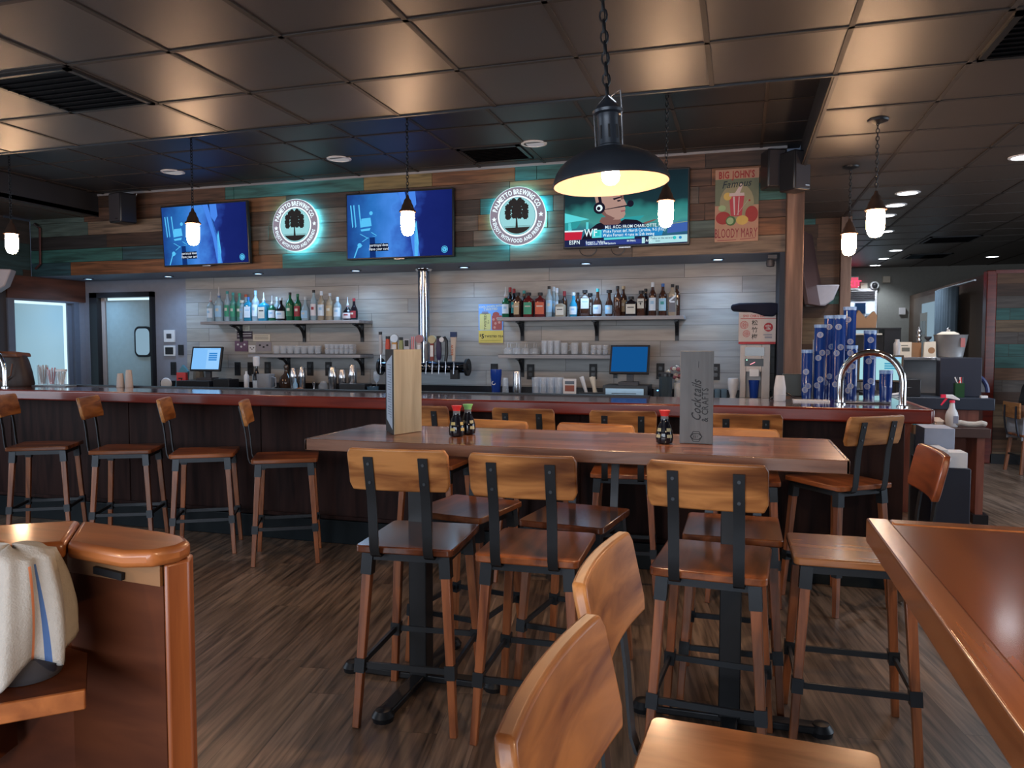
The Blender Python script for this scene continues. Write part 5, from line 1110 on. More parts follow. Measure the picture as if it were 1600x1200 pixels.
# outlets, thermostat, cards on the wall
for i, (x_, z_) in enumerate(((-5.41, 1.175), (-5.24, 1.175), (-5.02, 1.18), (-4.485, 1.185), (-4.26, 1.185), (-2.375, 1.18), (-1.995, 1.177), (-1.365, 1.185), (-.72, 1.195), (-.215, 1.195), (-6.28, 1.17))):
    t = thing('wall_outlet', 'black wall outlet plate on the back wall above the counter', 'outlet', (x_, 7.29, z_), 0, 'black outlet plates on the back wall')
    MB().box(-.038, .038, 0, .008, -.075, .075).build('cover_plate', M_ink, t, .002); MB().box(-.018, .018, -.003, 0, .01, .045).box(-.018, .018, -.003, 0, -.045, -.01).build('socket', M_blkpl, t)
for z_, lb, hx, hz in ((1.545, 'square white thermostat on the grey wall beside the staff door', .075, .07), (1.375, 'white framed alarm panel below the thermostat', .078, .06)):
    t = thing('control_panel', lb, 'wall panel', (-6.32, 7.28, z_)); MB().box(-hx, hx, 0, .02, -hz, hz).build('case', M_white, t, .004); MB().box(-hx*.45 if hz > .065 else -hx*.7, hx*.45 if hz > .065 else hx*.7, -.003, 0, -hz*.4 if hz > .065 else -hz*.68, hz*.4 if hz > .065 else hz*.68).build('display', M_dkgrey if hz > .065 else M_ink, t)
one('light_switch', 'black switch plate right of the framed alarm panel', 'switch', MB().box(-.035, .035, 0, .01, -.06, .06), M_ink, (-6.17, 7.288, 1.385))
for i, (x0, x1, z0, z1, mt, lb) in enumerate(((-5.43, -5.24, 1.60, 1.66, M_cream, 'pale printed strip, topmost of the notices under the upper left shelf'), (-5.41, -5.21, 1.51, 1.595, simple('notice dark', (.05, .03, .05), .5), 'dark printed card below the pale strip of notices'), (-5.20, -4.98, 1.485, 1.56, M_cream, 'wide white printed card right of the dark one'),
      (-5.44, -5.27, 1.37, 1.49, simple('notice violet', (.16, .09, .16), .5), 'violet patterned card at the lower left of the notices'), (-5.26, -5.17, 1.36, 1.44, M_paper, 'small white card at the bottom middle of the notices'), (-5.16, -4.97, 1.375, 1.475, simple('notice grey', (.3, .27, .3), .5), 'grey and black patterned card at the lower right of the notices'))):
    t = thing('wall_notice', lb, 'notice', ((x0+x1)/2, 7.292, (z0+z1)/2), 0, 'notices under the upper left shelf'); hx, hz = (x1-x0)/2, (z1-z0)/2
    boxo('card', mt, -hx, hx, 0, .004, -hz, hz, t)
    g = MB(); g.keep = True
    if i in (0, 2):
        for k in range(3): g.flat([(-hx*.8, hz*(.5-.45*k)), (hx*.8, hz*(.5-.45*k)), (hx*.8, hz*(.6-.45*k)), (-hx*.8, hz*(.6-.45*k))], -.001)
    elif i in (1,):
        for k in range(2): g.flat([(-hx*.9, hz*(.3-.6*k)), (hx*.9, hz*(.35-.6*k)), (hx*.9, hz*(.5-.6*k)), (-hx*.9, hz*(.42-.6*k))], -.001)
    else:
        for k in range(3): g.disc(hx*(-.5+.5*k), hz*(.3-.4*(k % 2)), hx*.16, hz*.2, -.001, 10)
    g.build('printing', M_paper if i in (1, 3) else M_ink, t, smooth=0)

# ================================================================ BEER TAPS
t = thing('beer_tap_tower', 'chrome beer tap tower on a tall steel column with many tap handles', 'beer taps', (0, 0, 0))
MB().cyl((-3.022, 7.02, 1.22), (-3.022, 7.02, 2.195), .058, n=32).build('column', simple('column chrome', (.30, .34, .42), .14, 1), t)
MB().lathe([(.058, 0), (.075, .004), (.085, .02), (.085, .024), (0, .024)], 32, (-3.022, 7.02, 2.172)).build('ceiling_collar', M_chrome, t)
g = MB(); g.cyl((-3.48, 7.0, 1.225), (-2.56, 7.0, 1.225), .055, n=24); g.build('tap_manifold', simple('dark chrome', (.10, .13, .18), .12, 1), t)
for x_ in (-3.49, -2.555): MB().cyl((x_-.012, 7.0, 1.225), (x_+.012, 7.0, 1.225), .085, n=28).cyl((x_-.02, 7.0, 1.225), (x_+.02, 7.0, 1.225), .03, n=16).build('end_flange', M_black, t)
MB().box(-2.71, -2.63, 6.93, 6.99, 1.11, 1.20).build('control_box', M_blkpl, t)
HND = [(-3.44, 1.41, 1.575, .018, 'white lettered handle with a black top', 'slim', (.45, .45, .48), M_blkpl), (-3.36, 1.41, 1.53, .024, 'red and orange figure handle', 'slim', (.5, .06, .03), M_blkpl), (-3.285, 1.41, 1.55, .036, 'silver topped orange handle', 'round', (.55, .28, .06), M_steel), (-3.215, 1.41, 1.52, .022, 'yellow green lettered handle', 'slim', (.3, .33, .14), M_blkpl),
       (-3.15, 1.41, 1.52, .030, 'white box shaped handle with a black panel', 'box', (.5, .5, .55), M_blkpl), (-3.085, 1.36, 1.545, .020, 'white handle with red stripes', 'stripe', (.55, .5, .55), M_red), (-3.02, 1.335, 1.545, .026, 'pink round topped handle with a white plate', 'round', (.5, .42, .42), simple('tap pink', (.42, .2, .22), .4)),
       (-2.95, 1.35, 1.48, .022, 'grey handle with black ribs', 'slim', (.16, .16, .17), M_steel), (-2.885, 1.355, 1.54, .026, 'cream round topped handle with a red stem', 'round', (.22, .04, .03), simple('tap cream', (.5, .45, .28), .4)), (-2.815, 1.36, 1.53, .026, 'dark purple bottle shaped handle', 'slim', (.03, .02, .07), M_blkpl), (-2.745, 1.35, 1.525, .016, 'black hooked handle with a round white badge', 'hook', (.012, .012, .015), M_paper),
       (-2.66, 1.35, 1.57, .024, 'tall white handle with orange letters and a blue top', 'taper', (.55, .45, .38), simple('tap navy', (.01, .03, .12), .4))]
for i, (x_, z0, z1, r_, lb, sh, col, m2) in enumerate(HND):
    z0 -= .065
    m1 = simple('tap ' + lb, col, .4)
    g = MB(); g.cyl((x_, 6.95, 1.225), (x_, 6.90, 1.235), .012, n=10); g.cyl((x_, 6.90, 1.25), (x_, 6.885, 1.16), .008, .006, 10); g.cyl((x_, 6.90, 1.235), (x_, 6.90, z0), .007, n=8); g.build('faucet', simple('faucet steel', (.35, .37, .42), .2, 1), t)
    y = 6.90
    if sh == 'slim': g = MB().lathe([(r_*.5, z0), (r_*.9, z0+.03), (r_, z0+(z1-z0)*.5), (r_*.8, z1-.03), (r_*.7, z1-.025)], 12, (x_, y, 0), sq=4)
    elif sh == 'box': g = MB().box(x_-r_, x_+r_, y-.015, y+.015, z0, z1-.02)
    elif sh == 'stripe': g = MB().box(x_-r_, x_+r_, y-.012, y+.012, z0, z1-.02)
    elif sh == 'round': g = MB().box(x_-r_*.75, x_+r_*.75, y-.012, y+.012, z0, z1-.08)
    elif sh == 'hook': g = MB().tube([(x_, y, z0), (x_+.012, y, z0+.08), (x_+.01, y, z1-.04), (x_-.01, y, z1-.01), (x_-.03, y, z1-.02)], r_, 10)
    else: g = MB().slab([(x_-.012, z0), (x_+.012, z0), (x_+.028, z1-.05), (x_-.028, z1-.05)], y-.014, y+.014)
    h_ = g.build('tap_handle', m1, t, .002); h_['label'] = lb
    if sh == 'round': MB().cyl((x_, y-.014, z1-.042), (x_, y+.014, z1-.042), .040, n=24).build('badge', m2, h_); MB().box(x_-r_*.6, x_+r_*.6, y-.015, y-.012, z0+.04, z1-.1).build('name_plate', M_paper, h_)
    elif sh == 'hook': MB().cyl((x_-.035, y-.02, z1-.03), (x_-.035, y+.01, z1-.03), .024, n=20).build('badge', m2, h_)
    elif sh == 'stripe':
        for dx in (-.012, .006): MB().box(x_+dx, x_+dx+.006, y-.014, y-.012, z0, z1-.02).build('stripe', m2, h_)
    elif sh == 'taper': MB().box(x_-.03, x_+.03, y-.018, y+.016, z1-.05, z1).build('badge', m2, h_); MB().text('BREW', x_, (z0+z1)/2-.03, .034, y-.0155, 0, rot=90, bold=.03).build('lettering', simple('tap letters', (.4, .1, .03), .5), h_)
    else: MB().box(x_-r_*.7, x_+r_*.7, y-.017, y-.013 if sh == 'box' else y+.012, z1-.09 if sh == 'box' else z1-.03, z1-.03 if sh == 'box' else z1).build('badge', m2, h_)
one('bar_rag', 'folded pale blue cloth on the steel rim below the taps', 'cloth', MB().lathe([(.10, 0), (.11, .012), (.08, .03), (.03, .04), (0, .04)], 14, dy=.6), simple('pale cloth', (.35, .45, .62), .9), (-2.58, 6.86, Z))

# ================================================================ ON THE HIGH TABLE
def menu(name, label, cx, cy, w_, h_, rz, face_mat, text=True):
    """three sided standing menu"""
    t = thing(name, label, 'menu', (cx, cy, 1.0712), rz)
    return t
t = thing('standing_menu', 'tall beige three sided menu standing on the left part of the high table', 'menu', (-1.383, 2.89, 1.0712), 0)
W_menu = wood('menu beige board', (.25, .21, .14), (.36, .31, .22), (20, 20, 2), .6, False)
A = (0, 0); B = (.052, .165); Cc = (-.105, .145)
def wall2(a, b, z0, z1, th): return MB().bar((a[0], a[1], (z0+z1)/2), (b[0], b[1], (z0+z1)/2), th, z1-z0)
wall2(A, B, 0, .357, .006).build('wood_face', W_menu, t, .001)
wall2(A, Cc, .0, .357, .005).build('black_cover', M_ink, t)
wall2(Cc, B, .0, .357, .005).build('back_cover', M_ink, t)
d_ = (Vector((Cc[0], Cc[1])) ).normalized(); n_ = Vector((-d_[1], d_[0]))
if n_.y > 0: n_ = -n_
g = MB(); a3 = Vector((A[0]+d_[0]*.010, A[1]+d_[1]*.010)) + n_*.004; b3 = Vector((Cc[0]-d_[0]*.03, Cc[1]-d_[1]*.03)) + n_*.004
idx = [g.P((a3.x, a3.y, .02)), g.P((b3.x, b3.y, .055)), g.P((b3.x, b3.y, .30)), g.P((a3.x, a3.y, .335))]; g.face(idx, 0)
for k in range(22):
    z_ = .07 + k*.0105; p_ = a3.lerp(b3, .12); q_ = a3.lerp(b3, .75 if k % 5 else .4)
    i_ = [g.P((p_.x+n_.x*.001, p_.y+n_.y*.001, z_)), g.P((q_.x+n_.x*.001, q_.y+n_.y*.001, z_)), g.P((q_.x+n_.x*.001, q_.y+n_.y*.001, z_+.003)), g.P((p_.x+n_.x*.001, p_.y+n_.y*.001, z_+.003))]; g.face(i_, 1)
g.build('price_list', [simple('list paper', (.40, .46, .55), .7), simple('list grey text', (.16, .19, .24), .7)], t, smooth=0)
t = thing('standing_menu', 'tall grey menu reading cocktails and crafts standing on the high table', 'menu', (-.156, 2.962, 1.0712), R(1))
W_grey = wood('menu grey board', (.085, .085, .088), (.13, .13, .135), (24, 24, 2), .6, False, bump=.02)
MB().box(-.062, .062, 0, .006, 0, .353).build('front_board', W_grey, t, .0015)
wall2((-.06, .006), (-.01, .10), 0, .353, .005).build('side_board', W_grey, t); wall2((.06, .006), (-.01, .10), 0, .353, .005).build('side_board', W_grey, t)
g = MB(); g.keep = True
g.text('Cocktails', .016, .165, .050, -.0012, 0, rot=90, shear=.35, sx=.74, bold=.012); g.text('& CRAFTS', .043, .150, .034, -.0012, 0, rot=90, sx=.78, bold=.012)
g.ring2(0, .028, .020, .023, -.001, 6, 0)
pts6 = [(.0235*math.cos(R(a)), .028 + .014*math.sin(R(a))) for a in range(0, 360, 60)]; g.flat(pts6, -.001, 0); g.flat([(x*.82, .028+(z-.028)*.75) for x, z in pts6], -.0013, 1); g.text('EST', 0, .0235, .0115, -.0016, 0, bold=.02)
g.v = [v if not (abs(v[1]+.001) < 1e-6 and False) else v for v in g.v]
g.flat([(.005, .29), (.0065, .29), (.0075, .315), (.006, .315)], -.0012, 0)
g.build('lettering', [M_ink, W_grey], t, smooth=0)
def soy(x, y, label, cap_m, labc, rz=0):
    t = thing('soy_sauce_bottle', label, 'sauce bottle', (x, y, 1.0712), rz, 'soy sauce bottles on the high table')
    MB().lathe([(.022, 0), (.031, .004), (.0335, .02), (.032, .042), (.024, .066), (.0165, .084), (.0155, .094)], 24).build('bottle_body', simple('soy dark glass', (.006, .006, .010), .05), t)
    MB().lathe([(.0150, .0935), (.0150, .108), (0, .108)], 20).build('clear_neck', simple('neck glass', (.30, .30, .32), .1, 0, .5), t)
    MB().lathe([(.0155, .105), (.016, .112), (.0215, .124), (.0215, .127), (0, .127)], 20).build('cap', cap_m, t)
    g = MB(); m_ = 8
    def R_(z_): return (.0335 - .0095*max(0, (z_-.02)/.05)**1.3)*1.03
    for s0, s1 in ((-150, -112), (-68, -30)):
        gr = [[g.P((R_(z_)*math.cos(R(s0+(s1-s0)*i/m_)), R_(z_)*math.sin(R(s0+(s1-s0)*i/m_)), z_)) for i in range(m_+1)] for z_ in (.024, .032, .042, .052, .060)]
        for a_, b_ in zip(gr, gr[1:]):
            for i in range(m_): g.face((a_[i], a_[i+1], b_[i+1], b_[i]), 0)
    g.build('label', simple('soy label ' + labc, dict(cream=(.35, .33, .20), yellow=(.45, .35, .12))[labc], .5), t)
soy(-.273, 2.944, 'single red capped soy sauce bottle left of the grey cocktail menu', M_red, 'cream', R(0))
soy(-1.118, 2.93, 'red capped soy sauce bottle, the front one of the pair on the table', M_red, 'yellow', R(30))
soy(-1.098, 3.01, 'green capped soy sauce bottle, the back one of the pair on the table', simple('light green cap', (.22, .52, .18), .4), 'cream', R(15))

# ================================================================ ON THE BAR
BZ = 1.0835
def arch_rail(label, cx, cy, rad, h, rz):
    t = thing('service_rail', label, 'rail', (cx, cy, BZ), rz, 'chrome service rails')
    pts = [(-rad, 0, .01), (-rad, 0, h-rad)] + [(-rad*math.cos(R(a)), 0, h-rad+rad*math.sin(R(a))) for a in range(12, 169, 12)] + [(rad, 0, h-rad), (rad, 0, .01)]
    MB().tube(pts, .020, 14).build('arch_tube', M_chrome, t, smooth=60)
    for sx in (-1, 1): MB().lathe([(.032, 0), (.032, .006), (.02, .012), (.018, .03), (0, .03)], 20, (sx*rad, 0, 0)).build('foot_flange', M_chrome, t)
arch_rail('chrome arched service rail at the right end of the bar in front of the cups', .755, 4.98, .175, .318, R(-24))
arch_rail('chrome arched service rail at the far left end of the bar', -6.17, 4.95, .175, .318, R(0))
one('black_tray', 'low black tray lying on the bar inside the right chrome rail', 'tray', MB().box(-.15, .15, -.05, .12, 0, .012), [simple('tray steel', (.2, .2, .22), .2, .8)], (.74, 5.16, BZ), bevel=.004)
def cup_stack(x, y, h, r, label, dots=True, k=1.0):
    t = thing('cup_stack', label, 'cup stack', (x, y, BZ), random.uniform(-.4, .4), 'sleeves of blue paper cups on the bar')
    pf = [(r*.86, 0)]; n = max(3, int(h/.016)); b = .0
    z = .09
    pf += [(r*.86, 0), (r*.97, z)]
    while z < h-.02: pf += [(r*.965, z), (r*.985, z+.011)]; z += .0125
    pf += [(r, h-.004), (r*.96, h), (0, h-.003)]
    MB().lathe(pf[1:], 22).build('cup_sleeve', simple('blue cup sleeve', (.006, .035, .21), .14, 0, 0, spec=.9), t, smooth=50)
    MB().lathe([(r*1.0, h-.022), (r*1.02, h-.004), (r*1.0, h)], 22).build('rim', simple('pale rim', (.2, .34, .62), .3), t)
    if dots:
        for kk, (a, zf) in enumerate([(-118, .18), (-88, .26), (-110, .55), (-75, .62), (-97, .86)][:(5 if h > .35 else 3)]):
            g = MB(); g.T = Matrix.Rotation(R(a+90), 4, 'Z') @ Matrix.Translation((0, -r*.995, h*zf)); g.keep = True
            g.disc(0, 0, .020, y=-.001, n=18, k=0); g.ring2(0, 0, .010, .012, -.0015, 16, 1); g.flat([(-.003, -.008), (.003, -.008), (.003, .008), (-.003, .008)], -.0016, 1)
            g.build('printed_badge', [simple('badge white', (.28, .32, .42), .5), simple('badge blue', (.02, .08, .4), .4)], t, smooth=0)
cup_stack(.435, 5.50, .33, .036, 'sleeve of blue cups nearest the wooden post, the lowest at the left')
cup_stack(.518, 5.53, .50, .040, 'sleeve of dark blue cups, second from the wooden post')
cup_stack(.595, 5.66, .565, .044, 'wide sleeve of blue cups in the middle of the group, badges at the top')
cup_stack(.630, 5.475, .56, .040, 'shiny sleeve of blue cups right of the wide middle one')
cup_stack(.71, 5.62, .62, .042, 'tallest sleeve of blue cups, beside the far post')
cup_stack(.705, 5.42, .36, .034, 'short sleeve of blue cups left of the chrome rail')
cup_stack(.84, 5.62, .46, .040, 'sleeve of blue cups with a pale top seen through the chrome rail')
cup_stack(.90, 5.36, .20, .040, 'single short stack of blue cups in front of the till seen through the rail', False)
one('clear_lid_stack', 'stack of clear plastic lids beside the post behind the blue cups', 'lids', MB().lathe([(.04, 0), (.042, .40), (0, .40)], 18), simple('clear lids', (.4, .42, .48), .2, 0, .5), (.535, 5.78, BZ))
one('dark_box', 'dark box on the bar between the post and the foam cups', 'box', MB().box(-.09, .09, -.06, .06, 0, .155), simple('teal grey box', (.045, .055, .055), .5), (.385, 5.82-.05, BZ), bevel=.004)
def foam(x, y, hs, label):
    t = thing('foam_cup_stack', label, 'cup stack', (x, y, BZ)); z = 0
    pf = [(.030, 0), (.036, .01), (.037, .085), (.0365, .09), (.035, .092), (.027, .15), (.026, hs), (0, hs)]
    MB().lathe([(.035, 0), (.037, .004), (.037, .085), (.036, .092), (.026, hs-.004), (.024, hs), (0, hs)], 24).build('foam_cup', simple('foam white', (.62, .62, .64), .6), t)
    MB().lathe([(.0375, .04), (.0385, .042), (.0375, .044)], 24).build('cup_rim', simple('foam white', (.62, .62, .64), .6), t)
foam(.250, 5.20, .165, 'white foam cups stacked upside down near the right end of the bar')
one('small_cup_stack', 'small stack of tan paper cups on the bar at the left, the lower one', 'cup stack', MB().lathe([(.032, 0), (.033, .003), (.026, .09), (.022, .12), (0, .12)], 18), simple('tan paper', (.52, .42, .36), .6), (-5.04, 5.22, BZ))
one('small_cup_stack', 'small stack of tan paper cups on the bar at the left, the taller one', 'cup stack', MB().lathe([(.032, 0), (.033, .003), (.026, .115), (.022, .15), (0, .15)], 18), simple('tan paper', (.52, .42, .36), .6), (-4.965, 5.235, BZ))
one('paper_slip', 'stack of white paper slips on the bar right of the foam cups', 'paper', MB().box(-.11, .11, -.05, .05, 0, .010), M_paper, (.44, 5.22, BZ))
one('black_cable', 'loop of black cable on the bar behind the foam cups', 'cable', MB().tube([(-.05, 0, .005), (0, .04, .03), (.05, .02, .05), (.10, -.02, .02), (.13, -.03, .005)], .005, 6), M_blkpl, (.24, 5.33, BZ))
t = thing('handbag', 'large dark brown leather bag standing at the left end of the bar', 'bag', (-6.09, 5.10, BZ), R(12))
g = MB(); g.lathe([(.17, 0), (.18, .02), (.165, .12), (.14, .22), (.12, .27), (0, .275)], 24, sq=3, dy=.55); g.build('body', wood('bag leather', (.018, .008, .006), (.036, .017, .012), (6, 6, 6), .55, False, bump=.2), t, smooth=60)
MB().slab([(-.14, .255), (.12, .255), (.11, .29), (-.05, .305), (-.13, .295)], -.09, .09).build('top_flap', simple('bag flap', (.15, .055, .025), .5), t, .01)
MB().tube([(-.10, -.10, .20), (-.09, -.11, .10), (0, -.11, .04), (.07, -.11, .10), (.08, -.10, .2)], .006, 8).build('strap', simple('bag flap', (.15, .055, .025), .5), t)
one('long_black_mat', 'long black rubber mat lying along the bar at the left', 'mat', MB().box(-.55, .55, -.05, .05, 0, .010), M_blkpl, (-5.30, 5.22, BZ)) if False else None
one('garnish_tray', 'clear tray of picks and red straws on the bar at the left', 'garnish tray', MB().box(-.19, .19, -.06, .06, 0, .01), [simple('tray clear', (.2, .22, .25), .2)], (-5.74, 5.20, BZ), bevel=.003)
for i, (x_, h_, mt, lb) in enumerate(((-5.86, .17, 'c', 'clear jar of tan picks, leftmost on the tray at the left'), (-5.76, .14, 'r', 'clear jar of red straws and cherries on the tray at the left'), (-5.655, .12, 'w', 'clear jar with a white lid, rightmost on the tray at the left'))):
    t = thing('garnish_jar', lb, 'jar', (x_, 5.20, BZ+.011))
    glass_mesh(.040, .044, h_).build('jar_body', M_glass, t)
    g = MB()
    for k in range(9): a = k*.7; g.cyl((.012*math.cos(a), .012*math.sin(a), .01), (.035*math.cos(a), .03*math.sin(a), h_*.8+.02*(k % 3)), .004, n=6)
    g.build('contents', M_red if mt == 'r' else simple('tan picks', (.4, .28, .2), .6) if mt == 'c' else M_cream, t)
    if mt == 'w': MB().lathe([(.046, h_), (.046, h_+.018), (0, h_+.02)], 20).build('lid', M_white, t)
one('sensor_camera', 'small white and red security camera in the corner under the soffit by the post', 'camera', MB().box(-.05, .02, -.02, .06, .03, .06).lathe([(0, -.06), (.03, -.055), (.036, -.03), (.03, .0), (0, .001)], 14, (-.03, 0, .02), axis='z'), M_dkgrey, (.26, 6.70, 2.13))

# ================================================================ SPEAKERS AND WALL FIXTURES
def speaker(label, x, y, z, rz, w_=.20, h_=.30, d_=.18):
    t = thing('wall_speaker', label, 'speaker', (x, y, z), rz, 'black wall speakers')
    MB().box(-w_/2, w_/2, -d_/2, d_/2, -h_/2, h_/2).build('cabinet', M_blkpl, t, .012)
    MB().box(-w_/2+.012, w_/2-.012, -d_/2-.006, -d_/2, -h_/2+.012, h_/2-.012).build('grille', simple('speaker grille', (.03, .028, .035), .8, bump=.4, bscale=300), t, .003)
    MB().box(.02, .06, -d_/2-.009, -d_/2-.005, -h_/2+.03, -h_/2+.038).build('badge', M_steel, t)
    MB().tube([(0, d_/2-.01, .05), (.0, d_/2+.03, .10), (.03, d_/2+.05, .17)], .006, 6).build('bracket', M_steel, t)
speaker('black speaker on the plank wall left of the left television', -6.09, 6.40, 2.84, R(-14))
speaker('black speaker high on the plank wall right of the bloody mary poster', .23, 6.44, 2.83, R(20), .15, .30, .16)
speaker('black speaker on the side of the post by the ceiling, facing the aisle', .385, 6.32, 2.78, R(38), .16, .30, .17)
t = thing('conduit_pipe', 'thin dark pipe with an elbow on the boards at the far left', 'pipe', (0, 0, 0))
MB().tube([(-7.45, 6.56, 2.28), (-7.38, 6.56, 2.33), (-7.37, 6.56, 2.72), (-7.42, 6.56, 2.76)], .012, 8).build('pipe', simple('dark copper', (.08, .03, .03), .5, .4), t)
MB().cyl((-7.44, 6.56, 2.77), (-7.38, 6.56, 2.73), .016, n=10).build('steel_elbow', M_steel, t)
def wedge(label, x, y, z, rz, s=1.0):
    t = thing('wall_sconce', label, 'wall light', (x, y, z), rz, 'white wedge wall fixtures')
    g = MB(); prof = [(-.16, .11), (.16, .11), (.10, -.05), (.02, -.11), (-.17, -.115)]
    g.slab([(a*s, b*s) for a, b in prof], -.09*s, .09*s); g.build('shell', simple('sconce white', (.42, .40, .45), .5), t, .014)
    MB().box(-.16*s, -.06*s, -.093*s, -.09*s, -.098*s, -.088*s).build('seam', M_dkgrey, t)
wedge('white wedge shaped fixture beside the far post right of the bar', .845, 8.86, 1.975, R(0), 1.0)
wedge('white wedge shaped fixture on the wall at the far left edge', -7.32, 5.98, 2.10, R(35), 1.05)
t = thing('television', 'dark television seen almost edge on beside the wooden post', 'television', (.715, 8.75, 2.25), R(72))
g = MB(); g.T = Matrix.Rotation(R(-10), 4, 'X'); g.box(-.45, .45, -.02, .02, -.40, .40); g.build('casing', simple('tv edge brown', (.06, .03, .03), .4), t, .004)
MB().box(-.06, .06, .02, .12, -.06, .06).build('wall_mount', M_black, t)

# ================================================================ SERVICE STATION AT THE RIGHT
t = thing('service_counter', 'service counter with a thick dark top and red brown panel front', 'counter', (0, 0, 0))
boxo('counter_top', simple('navy laminate', (.018, .024, .040), .4), 1.10, 2.03, 7.16, 7.95, .90, 1.0, t, .006)
boxo('panel', W_dkred, 1.14, 1.93, 7.22, 7.9, 0, .90, t)
boxo('step_shelf', simple('dark brown shelf', (.06, .035, .032), .4), 1.42, 1.925, 6.87, 7.22, .70, .775, t, .003)
boxo('side_panel', W_dkred, 1.84, 1.895, 6.91, 7.22, .06, .70, t); boxo('plinth', M_blkpl, 1.82, 1.93, 6.88, 7.22, 0, .075, t)
CZ = 1.0005
till('touch screen till with a mint green menu behind the chrome rail', 1.17, 7.25, CZ+.02, .36, .24, R(-12), 'mint', -14)
one('receipt_printer', 'black receipt printer on the service counter right of the till', 'printer', MB().box(-.10, .10, -.06, .10, 0, .15).box(-.03, .03, -.062, -.05, .07, .08), M_blkpl, (1.39, 7.30, CZ), bevel=.01)
one('paper_pile', 'messy pile of receipts under the mint green till', 'paper', MB().box(-.10, .10, -.05, .03, 0, .008).bar((-.08, -.03, .012), (.06, .0, .02), .08, .004).bar((0, -.04, .02), (.09, .0, .035), .06, .004), M_paper, (1.24, 7.19, CZ))
t = thing('screen_back', 'large black panel standing on the service counter below the steel bucket', 'panel', (1.815, 7.36, CZ))
MB().box(-.155, .165, 0, .14, .0, .335).build('panel_box', simple('navy box', (.016, .018, .032), .45), t, .004)
one('pen_cup', 'green pen holder with pens in front of the black panel', 'pen holder', (lambda g: [g.cyl((random.uniform(-.025, .025), 0, .05), (random.uniform(-.035, .035), .01, .17), .005, n=6, k=1+i % 3) for i in range(6)] and g)(MB().box(-.035, .035, -.03, .03, 0, .12)), [simple('dark green', (.01, .05, .015), .4), M_white, M_red, M_dkgrey], (1.79, 7.28, CZ))
one('round_mirror', 'dark arched frame at the right end of the service counter', 'frame', (lambda g: g.tube([(.13*math.cos(R(a)), 0, .13*1.2*math.sin(R(a))+.02) for a in range(0, 181, 12)] + [(-.13, 0, 0)], .018, 8).disc(0, .02, .115, .14, 0, 24, 1, 0, 180))(MB()), [simple('deep blue frame', (.03, .04, .12), .3), simple('grey mirror', (.18, .18, .2), .2)], (1.95, 7.55, CZ+.01))
one('small_white_box', 'tiny white box at the right corner of the service counter', 'box', MB().box(-.025, .025, -.02, .02, 0, .02), M_white, (1.965, 7.23, CZ))
t = thing('steel_shelf', 'steel wall shelf carrying sauce jars and boxes above the service counter', 'shelf', (0, 0, 0))
boxo('board', M_steel, 1.32, 1.96, 7.52, 7.85, 1.31, 1.335, t, .002)
for x_ in (1.36, 1.92): boxo('upright', M_dkgrey, x_-.012, x_+.012, 7.80, 7.82, 1.0, 1.31, t)
boxo('back_panel', simple('station grey', (.20, .20, .21), .6), 1.30, 1.98, 7.85, 7.88, 1.0, 1.31, t)
SZ = 1.3355
t = thing('ice_bucket', 'galvanised steel bucket with a metal handle ring on the steel shelf', 'bucket', (1.80, 7.64, SZ))
MB().lathe([(.095, 0), (.10, .004), (.135, .195), (.140, .20), (.134, .20), (.096, .01), (0, .008)], 28).build('pail', simple('galvanised steel', (.34, .34, .35), .45, .6), t)
MB().box(.05, .085, -.127, -.118, .09, .17).build('red_sticker', simple('faded red', (.35, .12, .12), .6), t)
one('cork_bag', 'crumpled tan paper with a steel clip sticking out of the bucket', 'paper', MB().lathe([(.10, 0), (.09, .03), (.05, .05), (0, .05)], 9).lathe([(.015, .05), (.02, .07), (0, .09)], 10, k=1), [M_cream, M_steel], (1.78, 7.64, SZ+.178))
one('seasoning_box', 'white seasoning box with a dark picture left on the steel shelf', 'box', MB().box(-.05, .05, 0, .06, 0, .135).box(-.03, .035, -.002, 0, .05, .085, 1).box(-.035, .02, -.002, 0, .10, .108, 1), [M_cream, simple('grey print', (.12, .12, .1), .6)], (1.43, 7.60, SZ))
one('seasoning_box', 'brown sided box beside the white seasoning box', 'box', MB().box(-.04, .04, 0, .06, 0, .13), M_brownbox, (1.525, 7.63, SZ))
one('snack_packet', 'white packet with a round brown picture left of the bucket', 'packet', (lambda g: g.slab([(-.05, 0), (.05, 0), (.045, .14), (-.045, .135)], 0, .04).disc(.012, .06, .028, y=-.002, k=1))(MB()), [M_cream, M_brownbox], (1.62, 7.56, SZ))
one('sauce_jar', 'clear jar with a steel lid at the left of the steel shelf', 'jar', MB().lathe([(.03, 0), (.032, .12), (.02, .14), (.02, .16), (0, .16)], 14), simple('jar grey', (.4, .4, .42), .2), (1.365, 7.62, SZ))
one('beaded_bottle', 'thin beaded silver bottle topper standing behind the boxes', 'ornament', MB().lathe([(.02, 0)] + [(.016 + .008*(i % 2), .02*i+.01) for i in range(13)] + [(0, .28)], 12), M_steel, (1.56, 7.72, SZ))
one('black_cap_bottle', 'bottle with a black pump cap between packet and bucket', 'bottle', MB().lathe([(.025, 0), (.025, .13), (.01, .15), (.03, .17), (.03, .185), (0, .185)], 14), [M_dkgrey], (1.64, 7.74, SZ))
t = thing('espresso_shelf', 'dark high shelf with bottles above the mint green till', 'shelf', (0, 0, 0))
boxo('top_board', M_blkpl, 1.04, 1.53, 8.35, 8.7, 1.60, 1.615, t); boxo('light_board', M_cream, 1.04, 1.36, 8.36, 8.6, 1.545, 1.56, t); boxo('side_board', M_blkpl, 1.38, 1.53, 8.36, 8.7, 1.0, 1.60, t); boxo('left_board', W_dkred, 1.04, 1.07, 8.36, 8.7, 0, 1.60, t); boxo('lower_board', M_blkpl, 1.04, 1.53, 8.36, 8.7, .96, .99, t)
